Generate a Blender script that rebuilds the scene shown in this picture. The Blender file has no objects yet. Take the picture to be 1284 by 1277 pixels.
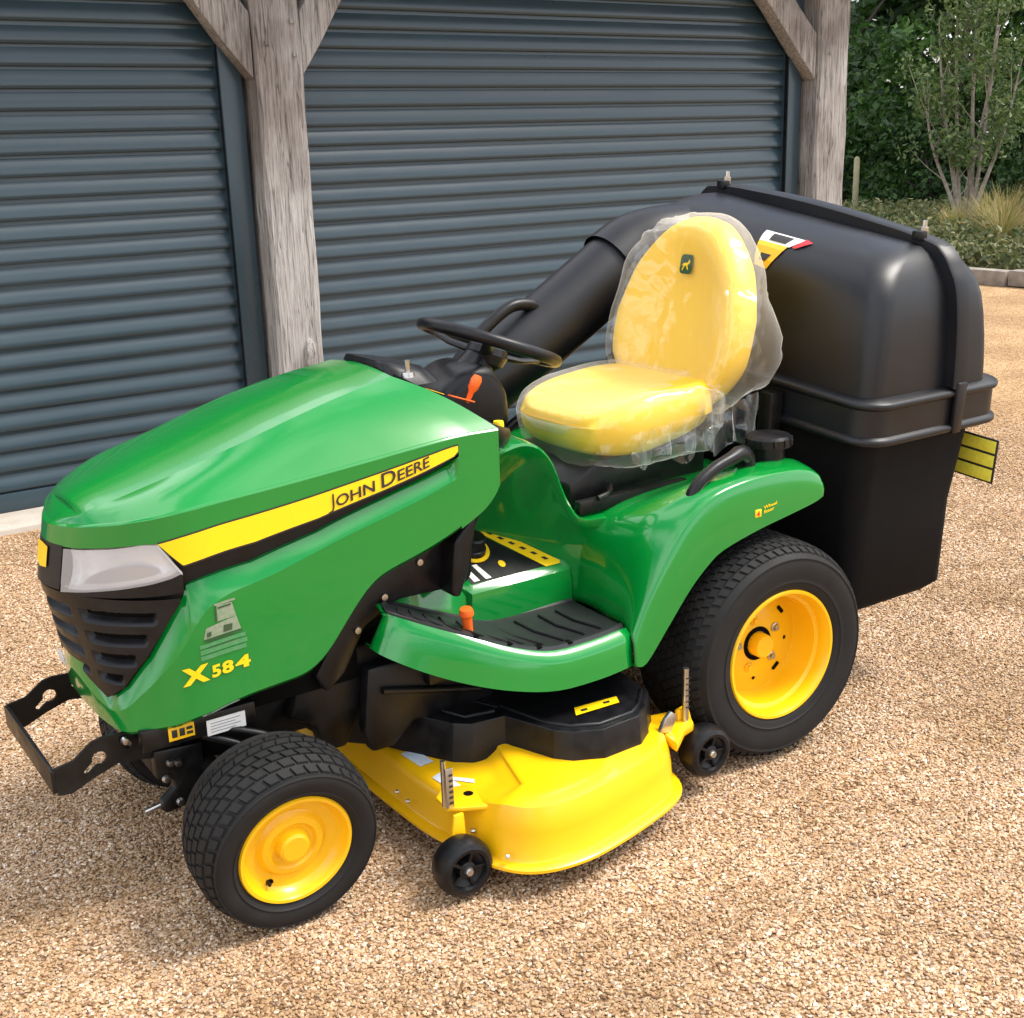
import bpy, bmesh, math, random
from mathutils import Vector, Matrix, Euler
import numpy as np
random.seed(7); rng = np.random.default_rng(7)
R = math.radians
scene = bpy.context.scene
col = scene.collection

# ------------------------------------------------------------------ camera
# world: X runs along the garage front (to the right), Y towards the garage, Z up.
# The tractor's front axle stands at x=0, its rear axle at x=1.40, centre line y=0.
def make_camera():
    yaw, pitch, roll = R(33.87), R(16.459), R(1.775)
    fh = Vector((math.sin(yaw), math.cos(yaw), 0)); rt = Vector((math.cos(yaw), -math.sin(yaw), 0))
    f = fh * math.cos(pitch) + Vector((0, 0, -math.sin(pitch))); u = rt.cross(f)
    rr = math.cos(roll) * rt - math.sin(roll) * u
    ur = math.sin(roll) * rt + math.cos(roll) * u
    m = Matrix((rr, ur, -f)).transposed().to_4x4()
    m.translation = Vector((-0.9178, -2.7201, 1.6436))
    cd = bpy.data.cameras.new('camera'); cd.sensor_fit = 'HORIZONTAL'; cd.sensor_width = 36
    cd.lens = 36 * 1559.73 / 1284; cd.clip_start = .05; cd.clip_end = 500
    o = bpy.data.objects.new('camera', cd); o.matrix_world = m; col.objects.link(o); scene.camera = o
make_camera()

# ------------------------------------------------------------------ sky and sun
SUN_EL, SUN_AZ = R(57), R(122)          # azimuth: clockwise from +Y
w = bpy.data.worlds.new('World'); scene.world = w; w.use_nodes = True
nt = w.node_tree; nt.nodes.clear()
out = nt.nodes.new('ShaderNodeOutputWorld'); bg = nt.nodes.new('ShaderNodeBackground')
sky = nt.nodes.new('ShaderNodeTexSky'); sky.sky_type = 'NISHITA'; sky.sun_disc = False
sky.sun_elevation = SUN_EL; sky.sun_rotation = SUN_AZ; sky.air_density = 1.2; sky.dust_density = 3.0; sky.ozone_density = 1.0
tc = nt.nodes.new('ShaderNodeTexCoord'); mp = nt.nodes.new('ShaderNodeMapping'); mp.inputs['Scale'].default_value = (1, 1, 2.2)
nz = nt.nodes.new('ShaderNodeTexNoise'); nz.inputs['Scale'].default_value = 2.1; nz.inputs['Detail'].default_value = 7; nz.inputs['Roughness'].default_value = .55
cr_ = nt.nodes.new('ShaderNodeValToRGB'); cr_.color_ramp.elements[0].position = .42; cr_.color_ramp.elements[1].position = .56
mx = nt.nodes.new('ShaderNodeMix'); mx.data_type = 'RGBA'
nt.links.new(tc.outputs['Generated'], mp.inputs['Vector']); nt.links.new(mp.outputs['Vector'], nz.inputs['Vector'])
nt.links.new(nz.outputs['Fac'], cr_.inputs['Fac']); nt.links.new(cr_.outputs['Color'], mx.inputs['Factor'])
nt.links.new(sky.outputs['Color'], mx.inputs['A']); mx.inputs['B'].default_value = (11, 11.2, 11.6, 1)
nt.links.new(mx.outputs['Result'], bg.inputs['Color']); bg.inputs['Strength'].default_value = .105
nt.links.new(bg.outputs['Background'], out.inputs['Surface'])
sd = bpy.data.lights.new('sun', 'SUN'); sd.energy = 2.3; sd.angle = R(19); sd.color = (1, .95, .87)
so = bpy.data.objects.new('sun', sd); col.objects.link(so)
sdir = Vector((math.sin(SUN_AZ) * math.cos(SUN_EL), math.cos(SUN_AZ) * math.cos(SUN_EL), math.sin(SUN_EL)))
so.rotation_euler = sdir.to_track_quat('Z', 'Y').to_euler(); so.location = sdir * 20
scene.view_settings.view_transform = 'Standard'; scene.view_settings.look = 'None'
scene.view_settings.exposure = 0.98; scene.view_settings.gamma = 1
scene.render.engine = 'CYCLES'
scene.cycles.max_bounces = 7; scene.cycles.diffuse_bounces = 3; scene.cycles.glossy_bounces = 3; scene.cycles.transparent_max_bounces = 10

# ------------------------------------------------------------------ materials
def mat(name, color=(.5, .5, .5), rough=.5, metal=0, coat=0, spec=.5, noise=None, bump=None, rvar=0, build=None):
    """noise=(scale, amount, colour2), bump=(scale, strength, distance)"""
    m = bpy.data.materials.new(name); m.use_nodes = True; t = m.node_tree; b = t.nodes['Principled BSDF']
    b.inputs['Base Color'].default_value = (*color, 1); b.inputs['Roughness'].default_value = rough
    b.inputs['Metallic'].default_value = metal; b.inputs['Coat Weight'].default_value = coat; b.inputs['Coat Roughness'].default_value = .03
    b.inputs['Specular IOR Level'].default_value = spec
    tc = t.nodes.new('ShaderNodeTexCoord')
    if noise:
        n = t.nodes.new('ShaderNodeTexNoise'); n.inputs['Scale'].default_value = noise[0]; n.inputs['Detail'].default_value = 6
        t.links.new(tc.outputs['Object'], n.inputs['Vector'])
        mr = t.nodes.new('ShaderNodeMapRange'); mr.inputs[1].default_value = .38; mr.inputs[2].default_value = .68; mr.inputs[4].default_value = noise[1]; mr.clamp = True
        t.links.new(n.outputs['Fac'], mr.inputs[0])
        x = t.nodes.new('ShaderNodeMix'); x.data_type = 'RGBA'; x.inputs['A'].default_value = (*color, 1); x.inputs['B'].default_value = (*noise[2], 1)
        t.links.new(mr.outputs[0], x.inputs['Factor']); t.links.new(x.outputs['Result'], b.inputs['Base Color'])
        if rvar:
            mr2 = t.nodes.new('ShaderNodeMapRange'); mr2.inputs[1].default_value = .3; mr2.inputs[2].default_value = .7
            mr2.inputs[3].default_value = max(rough - rvar, 0); mr2.inputs[4].default_value = rough + rvar
            t.links.new(n.outputs['Fac'], mr2.inputs[0]); t.links.new(mr2.outputs[0], b.inputs['Roughness'])
    if bump:
        n2 = t.nodes.new('ShaderNodeTexNoise'); n2.inputs['Scale'].default_value = bump[0]; n2.inputs['Detail'].default_value = 5
        t.links.new(tc.outputs['Object'], n2.inputs['Vector'])
        bp = t.nodes.new('ShaderNodeBump'); bp.inputs['Strength'].default_value = bump[1]; bp.inputs['Distance'].default_value = bump[2]
        t.links.new(n2.outputs['Fac'], bp.inputs['Height']); t.links.new(bp.outputs['Normal'], b.inputs['Normal'])
    if build: build(t, b, tc)
    return m

GREEN = mat('green_paint', (.0015, .195, .026), .15, coat=.55, spec=.45, noise=(6, .35, (.002, .215, .032)), bump=(3.0, .02, .012), rvar=.03)
YELLOW = mat('yellow_paint', (.88, .49, .003), .34, coat=.2, noise=(7, .4, (.84, .43, .003)), rvar=.06)
YDECAL = mat('yellow_decal', (.93, .61, .006), .35, noise=(60, .25, (.87, .54, .006)))
BLACKP = mat('black_plastic', (.004, .004, .005), .38, spec=.32, noise=(30, .5, (.010, .010, .012)), bump=(300, .12, .002), rvar=.08)
HOPPER = mat('hopper_plastic', (.0045, .005, .0075), .40, spec=.42, noise=(5, .6, (.009, .010, .013)), bump=(420, .18, .0015), rvar=.07)
BAGFAB = mat('bag_fabric', (.004, .004, .0045), .8, spec=.15, noise=(20, .5, (.007, .0065, .0065)), bump=(500, .3, .002))
BLACKM = mat('black_metal', (.0045, .0045, .0045), .38, spec=.32, noise=(25, .5, (.014, .012, .011)), rvar=.1)
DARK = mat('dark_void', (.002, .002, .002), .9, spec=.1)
RUBBER = mat('rubber', (.009, .009, .0095), .7, spec=.3, noise=(18, .6, (.017, .0155, .014)), bump=(200, .12, .002), rvar=.08)
MATRUB = mat('mat_rubber', (.012, .0125, .015), .48, noise=(22, .6, (.02, .0195, .019)), bump=(300, .15, .002))
STEEL = mat('steel', (.55, .55, .54), .3, metal=1, noise=(40, .5, (.35, .33, .3)))
ORANGE = mat('orange_plastic', (.85, .13, .012), .4, noise=(30, .3, (.75, .1, .01)))
VINYL = mat('seat_vinyl', (.92, .58, .022), .45, noise=(9, .4, (.89, .52, .016)), bump=(220, .25, .003), rvar=.05)
WHITE = mat('white_label', (.78, .78, .76), .5, noise=(50, .3, (.6, .6, .58)))
PALE = mat('pale_label', (.62, .68, .74), .4, noise=(40, .5, (.42, .5, .6)))
INK = mat('print_ink', (.02, .02, .018), .5)
RED = mat('red_print', (.6, .02, .03), .5)
YWARN = mat('warning_yellow', (.85, .50, .01), .45, noise=(90, .4, (.7, .38, .01)))
REFLEC = mat('reflective_yellow', (.85, .80, .08), .4, noise=(80, .5, (.7, .6, .04)))
CHROME = mat('chrome', (.92, .92, .93), .06, metal=1, bump=(60, .05, .003))
SILVERP = mat('lamp_housing', (.95, .95, .96), .2, metal=.15, bump=(25, .3, .01))
GREYSTK = mat('grey_sticker', (.27, .29, .22), .4, noise=(120, .8, (.12, .26, .12)))
GREYGRN = mat('sticker_green', (.05, .24, .08), .4, noise=(90, .8, (.1, .26, .12)))
DGREEN = mat('badge_green', (.02, .07, .02), .5)
DOOR = mat('door_paint', (.026, .048, .062), .31, noise=(3, .4, (.031, .055, .070)), bump=(6, .04, .01), rvar=.06)
CONC = mat('concrete', (.46, .41, .35), .85, noise=(8, .7, (.34, .3, .25)), bump=(60, .4, .006))

def oak_build(t, b, tc):
    N = t.nodes.new; L = t.links.new
    def nz(scale, mapscale, detail=8, rough=.6):
        mp = N('ShaderNodeMapping'); mp.inputs['Scale'].default_value = mapscale; L(tc.outputs['Object'], mp.inputs['Vector'])
        n = N('ShaderNodeTexNoise'); n.inputs['Scale'].default_value = scale; n.inputs['Detail'].default_value = detail; n.inputs['Roughness'].default_value = rough
        L(mp.outputs['Vector'], n.inputs['Vector']); return n
    g = nz(14, (6, 6, .35), 9, .7)
    r = N('ShaderNodeValToRGB'); e = r.color_ramp.elements
    e[0].position = .30; e[0].color = (.12, .110, .104, 1); e[1].position = .66; e[1].color = (.50, .480, .460, 1)
    m_ = e.new(.47); m_.color = (.34, .322, .305, 1); L(g.outputs['Fac'], r.inputs['Fac'])
    n3 = nz(1.5, (1, 1, .7), 5, .6); r3 = N('ShaderNodeValToRGB'); r3.color_ramp.elements[0].position = .38; r3.color_ramp.elements[0].color = (.42, .36, .33, 1); r3.color_ramp.elements[1].position = .55; r3.color_ramp.elements[1].color = (1, 1, 1, 1); L(n3.outputs['Fac'], r3.inputs['Fac'])
    x = N('ShaderNodeMix'); x.data_type = 'RGBA'; x.blend_type = 'MULTIPLY'; x.inputs['Factor'].default_value = .8; L(r.outputs['Color'], x.inputs['A']); L(r3.outputs['Color'], x.inputs['B'])
    ck = nz(5, (5, 5, .22), 3, .5); rc = N('ShaderNodeValToRGB'); ce = rc.color_ramp.elements; ce[0].position = .485; ce[0].color = (1, 1, 1, 1); ce[1].position = .515; ce[1].color = (1, 1, 1, 1); k = ce.new(.50); k.color = (.22, .18, .16, 1); L(ck.outputs['Fac'], rc.inputs['Fac'])
    x2 = N('ShaderNodeMix'); x2.data_type = 'RGBA'; x2.blend_type = 'MULTIPLY'; x2.inputs['Factor'].default_value = .75; L(x.outputs['Result'], x2.inputs['A']); L(rc.outputs['Color'], x2.inputs['B'])
    L(x2.outputs['Result'], b.inputs['Base Color'])
    ad = N('ShaderNodeMath'); ad.operation = 'MULTIPLY'; L(g.outputs['Fac'], ad.inputs[0]); L(rc.outputs['Color'], ad.inputs[1])
    bp = N('ShaderNodeBump'); bp.inputs['Strength'].default_value = .7; bp.inputs['Distance'].default_value = .015
    L(ad.outputs[0], bp.inputs['Height']); L(bp.outputs['Normal'], b.inputs['Normal'])
OAK = mat('weathered_oak', (.3, .26, .23), .85, build=oak_build)
TIMBER = mat('sleeper_timber', (.30, .26, .22), .85, noise=(9, .8, (.17, .15, .13)), bump=(30, .5, .01))

def gravel_build(t, b, tc):
    v = t.nodes.new('ShaderNodeTexVoronoi'); v.inputs['Scale'].default_value = 125; v.feature = 'F1'
    t.links.new(tc.outputs['Object'], v.inputs['Vector'])
    r = t.nodes.new('ShaderNodeValToRGB'); e = r.color_ramp.elements
    e[0].position = 0; e[0].color = (.14, .080, .036, 1); e[1].position = 1; e[1].color = (.60, .44, .26, 1)
    for p_, c_ in ((.25, (.30, .180, .085)), (.5, (.43, .28, .145)), (.75, (.50, .335, .185))):
        k = r.color_ramp.elements.new(p_); k.color = (*c_, 1)
    s = t.nodes.new('ShaderNodeSeparateColor'); t.links.new(v.outputs['Color'], s.inputs['Color']); t.links.new(s.outputs['Red'], r.inputs['Fac'])
    n = t.nodes.new('ShaderNodeTexNoise'); n.inputs['Scale'].default_value = 1.4; n.inputs['Detail'].default_value = 5
    t.links.new(tc.outputs['Object'], n.inputs['Vector'])
    r2 = t.nodes.new('ShaderNodeValToRGB'); r2.color_ramp.elements[0].position = .35; r2.color_ramp.elements[0].color = (.78, .74, .70, 1)
    r2.color_ramp.elements[1].position = .62; r2.color_ramp.elements[1].color = (1.05, 1.02, 1, 1); t.links.new(n.outputs['Fac'], r2.inputs['Fac'])
    x = t.nodes.new('ShaderNodeMix'); x.data_type = 'RGBA'; x.blend_type = 'MULTIPLY'; x.inputs['Factor'].default_value = 1
    t.links.new(r.outputs['Color'], x.inputs['A']); t.links.new(r2.outputs['Color'], x.inputs['B'])
    t.links.new(x.outputs['Result'], b.inputs['Base Color'])
    bp = t.nodes.new('ShaderNodeBump'); bp.inputs['Strength'].default_value = .8; bp.inputs['Distance'].default_value = .006; bp.invert = True
    t.links.new(v.outputs['Distance'], bp.inputs['Height']); t.links.new(bp.outputs['Normal'], b.inputs['Normal'])
GRAVEL = mat('gravel', (.4, .3, .2), .9, spec=.2, build=gravel_build)

def pebble_build(t, b, tc):
    a = t.nodes.new('ShaderNodeAttribute'); a.attribute_type = 'INSTANCER'; a.attribute_name = 'rnd'
    r = t.nodes.new('ShaderNodeValToRGB'); e = r.color_ramp.elements
    e[0].position = 0; e[0].color = (.16, .095, .048, 1); e[1].position = 1; e[1].color = (.82, .71, .54, 1)
    for p_, c_ in ((.12, (.29, .170, .085)), (.28, (.43, .270, .135)), (.45, (.51, .345, .19)), (.6, (.57, .41, .235)), (.72, (.52, .34, .20)), (.80, (.35, .28, .21)), (.9, (.66, .51, .32))):
        k = r.color_ramp.elements.new(p_); k.color = (*c_, 1)
    t.links.new(a.outputs['Fac'], r.inputs['Fac'])
    g = t.nodes.new('ShaderNodeNewGeometry'); n = t.nodes.new('ShaderNodeTexNoise'); n.inputs['Scale'].default_value = 1.6; n.inputs['Detail'].default_value = 6; n.inputs['Roughness'].default_value = .62
    t.links.new(g.outputs['Position'], n.inputs['Vector'])
    r2 = t.nodes.new('ShaderNodeValToRGB'); r2.color_ramp.elements[0].position = .34; r2.color_ramp.elements[0].color = (.62, .56, .50, 1); r2.color_ramp.elements[1].position = .58; r2.color_ramp.elements[1].color = (1.03, 1.02, 1.12, 1)
    t.links.new(n.outputs['Fac'], r2.inputs['Fac'])
    x = t.nodes.new('ShaderNodeMix'); x.data_type = 'RGBA'; x.blend_type = 'MULTIPLY'; x.inputs['Factor'].default_value = .9
    t.links.new(r.outputs['Color'], x.inputs['A']); t.links.new(r2.outputs['Color'], x.inputs['B']); t.links.new(x.outputs['Result'], b.inputs['Base Color'])
PEBBLE = mat('pebble', (.5, .35, .2), .7, spec=.3, build=pebble_build)

def leaf_mat(name, c1, c2, rough=.5):
    def bd(t, b, tc):
        g = t.nodes.new('ShaderNodeNewGeometry'); r = t.nodes.new('ShaderNodeValToRGB')
        r.color_ramp.elements[0].color = (*c1, 1); r.color_ramp.elements[1].color = (*c2, 1)
        t.links.new(g.outputs['Random Per Island'], r.inputs['Fac']); t.links.new(r.outputs['Color'], b.inputs['Base Color'])
        tr = t.nodes.new('ShaderNodeBsdfTranslucent'); t.links.new(r.outputs['Color'], tr.inputs['Color'])
        ms = t.nodes.new('ShaderNodeMixShader'); ms.inputs[0].default_value = .3
        o = t.nodes['Material Output']; t.links.new(b.outputs[0], ms.inputs[1]); t.links.new(tr.outputs[0], ms.inputs[2]); t.links.new(ms.outputs[0], o.inputs[0])
    return mat(name, c1, rough, build=bd)
LEAF_D = leaf_mat('leaf_dark', (.013, .040, .007), (.045, .115, .018))
LEAF_M = leaf_mat('leaf_mid', (.035, .10, .014), (.12, .24, .045))
LEAF_O = leaf_mat('leaf_olive', (.050, .095, .024), (.16, .22, .065))
GRASSM = leaf_mat('grass_dry', (.13, .17, .035), (.46, .33, .14), .6)
COVERM = leaf_mat('ground_cover_leaf', (.045, .080, .022), (.22, .21, .085), .6)
BARK = mat('bark_dark', (.07, .055, .045), .9, noise=(20, .8, (.03, .025, .02)))
BARKP = mat('bark_pale', (.36, .31, .25), .8, noise=(14, .8, (.2, .16, .13)))
SOIL = mat('soil', (.05, .04, .028), .95, noise=(5, .7, (.06, .07, .03)), bump=(20, .6, .03))
TILE = mat('roof_tile', (.12, .07, .055), .8, noise=(12, .6, (.18, .11, .08)), bump=(40, .4, .01))

def cover_build(t, b, tc):
    o = t.nodes['Material Output']
    nw = t.nodes.new('ShaderNodeTexNoise'); nw.inputs['Scale'].default_value = 5; nw.inputs['Detail'].default_value = 3; t.links.new(tc.outputs['Object'], nw.inputs['Vector'])
    mxv = t.nodes.new('ShaderNodeMix'); mxv.data_type = 'RGBA'; mxv.inputs['Factor'].default_value = .22; t.links.new(tc.outputs['Object'], mxv.inputs['A']); t.links.new(nw.outputs['Color'], mxv.inputs['B'])
    n = t.nodes.new('ShaderNodeTexVoronoi'); n.feature = 'F1'; n.inputs['Scale'].default_value = 12; t.links.new(mxv.outputs['Result'], n.inputs['Vector'])
    bp = t.nodes.new('ShaderNodeBump'); bp.inputs['Strength'].default_value = .28; bp.inputs['Distance'].default_value = .03
    t.links.new(n.outputs['Distance'], bp.inputs['Height'])
    tr = t.nodes.new('ShaderNodeBsdfTransparent'); tr.inputs[0].default_value = (.985, .99, 1, 1)
    gl = t.nodes.new('ShaderNodeBsdfGlossy'); gl.inputs['Roughness'].default_value = .11; gl.inputs['Color'].default_value = (1, 1, 1, 1)
    tl = t.nodes.new('ShaderNodeBsdfTranslucent'); tl.inputs['Color'].default_value = (.92, .94, .97, 1)
    df = t.nodes.new('ShaderNodeBsdfDiffuse'); df.inputs['Color'].default_value = (.92, .94, .97, 1)
    for q in (gl,): t.links.new(bp.outputs['Normal'], q.inputs['Normal'])
    m0 = t.nodes.new('ShaderNodeMixShader'); m0.inputs[0].default_value = .5; t.links.new(df.outputs[0], m0.inputs[1]); t.links.new(tl.outputs[0], m0.inputs[2])
    lw = t.nodes.new('ShaderNodeLayerWeight'); lw.inputs['Blend'].default_value = .25
    r1 = t.nodes.new('ShaderNodeMapRange'); r1.inputs[3].default_value = .015; r1.inputs[4].default_value = .45; t.links.new(lw.outputs['Facing'], r1.inputs[0])
    m1 = t.nodes.new('ShaderNodeMixShader'); t.links.new(r1.outputs[0], m1.inputs[0]); t.links.new(tr.outputs[0], m1.inputs[1]); t.links.new(m0.outputs[0], m1.inputs[2])
    m2 = t.nodes.new('ShaderNodeMixShader'); m2.inputs[0].default_value = .065; t.links.new(m1.outputs[0], m2.inputs[1]); t.links.new(gl.outputs[0], m2.inputs[2])
    t.links.new(m2.outputs[0], o.inputs[0])
COVER = mat('clear_polythene', (.9, .9, .9), .2, build=cover_build)
def lens_build(t, b, tc):
    o = t.nodes['Material Output']; tr = t.nodes.new('ShaderNodeBsdfTransparent'); gl = t.nodes.new('ShaderNodeBsdfGlossy'); gl.inputs['Roughness'].default_value = .04
    df = t.nodes.new('ShaderNodeBsdfDiffuse'); df.inputs['Color'].default_value = (.85, .85, .88, 1)
    m1 = t.nodes.new('ShaderNodeMixShader'); m1.inputs[0].default_value = .30; t.links.new(tr.outputs[0], m1.inputs[1]); t.links.new(df.outputs[0], m1.inputs[2])
    fr = t.nodes.new('ShaderNodeFresnel'); fr.inputs['IOR'].default_value = 1.55
    m2 = t.nodes.new('ShaderNodeMixShader'); t.links.new(fr.outputs[0], m2.inputs[0]); t.links.new(m1.outputs[0], m2.inputs[1]); t.links.new(gl.outputs[0], m2.inputs[2]); t.links.new(m2.outputs[0], o.inputs[0])
LENS = mat('clear_lens', (.9, .9, .9), .1, build=lens_build)

# ------------------------------------------------------------------ helpers
def link(name, me, m=None, parent=None, smooth=None):
    o = bpy.data.objects.new(name, me); col.objects.link(o)
    if m is not None and not me.materials: me.materials.append(m)
    if parent is not None: o.parent = parent
    if smooth is not None: set_smooth(me, smooth)
    return o
def set_smooth(me, ang=35):
    """smooth shading with creases sharper than ang degrees kept"""
    bm = bmesh.new(); bm.from_mesh(me)
    for f in bm.faces: f.smooth = True
    for e in bm.edges:
        e.smooth = not (len(e.link_faces) == 2 and e.calc_face_angle(0) > R(ang))
    bm.to_mesh(me); bm.free()
def from_pd(name, V, F, m=None, parent=None, smooth=35, merge=0, recalc=True):
    me = bpy.data.meshes.new(name); me.from_pydata([tuple(v) for v in V], [], F)
    bm = bmesh.new(); bm.from_mesh(me)
    if merge: bmesh.ops.remove_doubles(bm, verts=bm.verts, dist=merge)
    if recalc: bmesh.ops.recalc_face_normals(bm, faces=bm.faces)
    bm.to_mesh(me); bm.free()
    return link(name, me, m, parent, smooth)
def bm_obj(name, bm, m=None, parent=None, smooth=35, recalc=True):
    if recalc: bmesh.ops.recalc_face_normals(bm, faces=bm.faces)
    me = bpy.data.meshes.new(name); bm.to_mesh(me); bm.free(); return link(name, me, m, parent, smooth)
def bevel_bm(bm, w_, seg=2, ang=25):
    es = [e for e in bm.edges if len(e.link_faces) == 2 and e.calc_face_angle(0) > R(ang)]
    if es and w_ > 0: bmesh.ops.bevel(bm, geom=es, offset=w_, segments=seg, profile=.5, affect='EDGES', clamp_overlap=True)
def box_bm(bm, lo, hi, mtx=None):
    vs = [bm.verts.new((x, y, z)) for x in (lo[0], hi[0]) for y in (lo[1], hi[1]) for z in (lo[2], hi[2])]
    for f in ((0, 1, 3, 2), (4, 6, 7, 5), (0, 4, 5, 1), (2, 3, 7, 6), (0, 2, 6, 4), (1, 5, 7, 3)): bm.faces.new([vs[i] for i in f])
    if mtx is not None: bmesh.ops.transform(bm, matrix=mtx, verts=vs)
    return vs
def box(name, lo, hi, m, parent=None, bev=.005, seg=2, mtx=None):
    bm = bmesh.new(); box_bm(bm, lo, hi); bmesh.ops.recalc_face_normals(bm, faces=bm.faces); bevel_bm(bm, bev, seg)
    if mtx is not None: bmesh.ops.transform(bm, matrix=mtx, verts=bm.verts)
    return bm_obj(name, bm, m, parent)
def prism(name, pts, axis, a0, a1, m, parent=None, bev=.004, seg=2, hole=None):
    """polygon in the plane across axis, extruded from a0 to a1; pts as (u, v): axis y -> (x,z), x -> (y,z), z -> (x,y)"""
    def P(u, v, a): return {'y': (u, a, v), 'x': (a, u, v), 'z': (u, v, a)}[axis]
    bm = bmesh.new()
    loops = [pts] + (hole or [])
    if hole:
        es = []
        for L_ in loops:
            vs = [bm.verts.new(P(u, v, a0)) for u, v in L_]
            es += [bm.edges.new((vs[i], vs[(i + 1) % len(vs)])) for i in range(len(vs))]
        r = bmesh.ops.triangle_fill(bm, edges=es, use_beauty=True)
        fs = [g for g in r['geom'] if isinstance(g, bmesh.types.BMFace)]
    else:
        fs = [bm.faces.new([bm.verts.new(P(u, v, a0)) for u, v in pts])]
    ex = bmesh.ops.extrude_face_region(bm, geom=fs)
    d = Vector(P(0, 0, a1 - a0))
    bmesh.ops.translate(bm, vec=d, verts=[g for g in ex['geom'] if isinstance(g, bmesh.types.BMVert)])
    bmesh.ops.recalc_face_normals(bm, faces=bm.faces)
    if not hole: bevel_bm(bm, bev, seg)
    return bm_obj(name, bm, m, parent)
def lathe(name, prof, m, parent=None, n=64, smooth=35, axis='y'):
    V, F = [], []
    for i in range(n):
        a = 2 * math.pi * i / n
        for r_, h in prof:
            c_, s_ = r_ * math.cos(a), r_ * math.sin(a)
            V.append((c_, h, s_) if axis == 'y' else (c_, s_, h))
    k = len(prof)
    for i in range(n):
        for j in range(k - 1):
            F.append((i * k + j, ((i + 1) % n) * k + j, ((i + 1) % n) * k + j + 1, i * k + j + 1))
    return from_pd(name, V, F, m, parent, smooth, merge=1e-5)
def frames(path):
    P = [Vector(p) for p in path]; T = []
    for i in range(len(P)):
        T.append((P[min(i + 1, len(P) - 1)] - P[max(i - 1, 0)]).normalized())
    up = Vector((0, 0, 1)) if abs(T[0].z) < .9 else Vector((1, 0, 0))
    n = T[0].cross(up).normalized(); out_ = []
    for p, t in zip(P, T):
        n = (n - t * n.dot(t)).normalized(); out_.append((p, n, t.cross(n)))
    return out_
def tube(name, path, rad, m, parent=None, n=16, caps=True, flat=1.0, closed=False, smooth=50):
    fr = frames(path); V, F = [], []
    rad = rad if hasattr(rad, '__len__') else [rad] * len(path)
    for (p, a, b), r_ in zip(fr, rad):
        for k in range(n):
            t = 2 * math.pi * k / n; V.append(p + a * (r_ * math.cos(t)) + b * (r_ * flat * math.sin(t)))
    for i in range(len(path) - 1):
        for k in range(n): F.append((i * n + k, i * n + (k + 1) % n, (i + 1) * n + (k + 1) % n, (i + 1) * n + k))
    if caps:
        F.append(tuple(range(n))); F.append(tuple(range((len(path) - 1) * n, len(path) * n)))
    return from_pd(name, V, F, m, parent, smooth)
def catmull(pts, n=8, closed=False):
    P = [np.array(p, float) for p in pts]; out_ = []; k = len(P)
    rng_ = range(k) if closed else range(k - 1)
    for i in rng_:
        if closed: p0, p1, p2, p3 = P[i - 1], P[i], P[(i + 1) % k], P[(i + 2) % k]
        else:
            p1, p2 = P[i], P[i + 1]; p0 = P[i - 1] if i else 2 * p1 - p2; p3 = P[i + 2] if i + 2 < k else 2 * p2 - p1
        for j in range(n):
            f = j / n
            out_.append(.5 * (2 * p1 + (p2 - p0) * f + (2 * p0 - 5 * p1 + 4 * p2 - p3) * f * f + (3 * p1 - p0 - 3 * p2 + p3) * f ** 3))
    if not closed: out_.append(P[-1])
    return out_
def grid_obj(name, rows, m, parent=None, smooth=35, closed=False, thick=0, merge=1e-5):
    """rows: list of equally long point lists"""
    V = [p for r_ in rows for p in r_]; k = len(rows[0]); F = []
    for i in range(len(rows) - 1):
        for j in range(k if closed else k - 1):
            j2 = (j + 1) % k; F.append((i * k + j, i * k + j2, (i + 1) * k + j2, (i + 1) * k + j))
    o = from_pd(name, V, F, m, parent, smooth, merge=merge)
    if thick:
        md = o.modifiers.new('solid', 'SOLIDIFY'); md.thickness = thick; md.offset = 0
    return o
def rrect(x0, x1, y0, y1, r_, n=6):
    out_ = []
    for cx, cy, a0 in ((x1 - r_, y1 - r_, 0), (x0 + r_, y1 - r_, 90), (x0 + r_, y0 + r_, 180), (x1 - r_, y0 + r_, 270)):
        for k in range(n + 1):
            a = R(a0 + 90 * k / n); out_.append((cx + r_ * math.cos(a), cy + r_ * math.sin(a)))
    return out_
def loft(name, loops, m, parent=None, smooth=40, cap0=True, cap1=True):
    k = len(loops[0]); V = [p for l in loops for p in l]; F = []
    for i in range(len(loops) - 1):
        for j in range(k): F.append((i * k + j, i * k + (j + 1) % k, (i + 1) * k + (j + 1) % k, (i + 1) * k + j))
    if cap0: F.append(tuple(range(k)))
    if cap1: F.append(tuple(range((len(loops) - 1) * k, len(loops) * k)))
    return from_pd(name, V, F, m, parent, smooth)
def empty(name, loc=(0, 0, 0), parent=None):
    o = bpy.data.objects.new(name, None); o.location = loc; col.objects.link(o); o.empty_display_size = .1
    if parent is not None: o.parent = parent
    return o
def tag(o, label, cat, group=None):
    o['label'] = label; o['category'] = cat
    if group: o['group'] = group
    return o
def structure(o): o['kind'] = 'structure'; return o
def stuff(o): o['kind'] = 'stuff'; return o
def lerp(tab, t):
    xs = [a for a, b in tab]; return float(np.interp(t, xs, [b for a, b in tab]))
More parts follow.
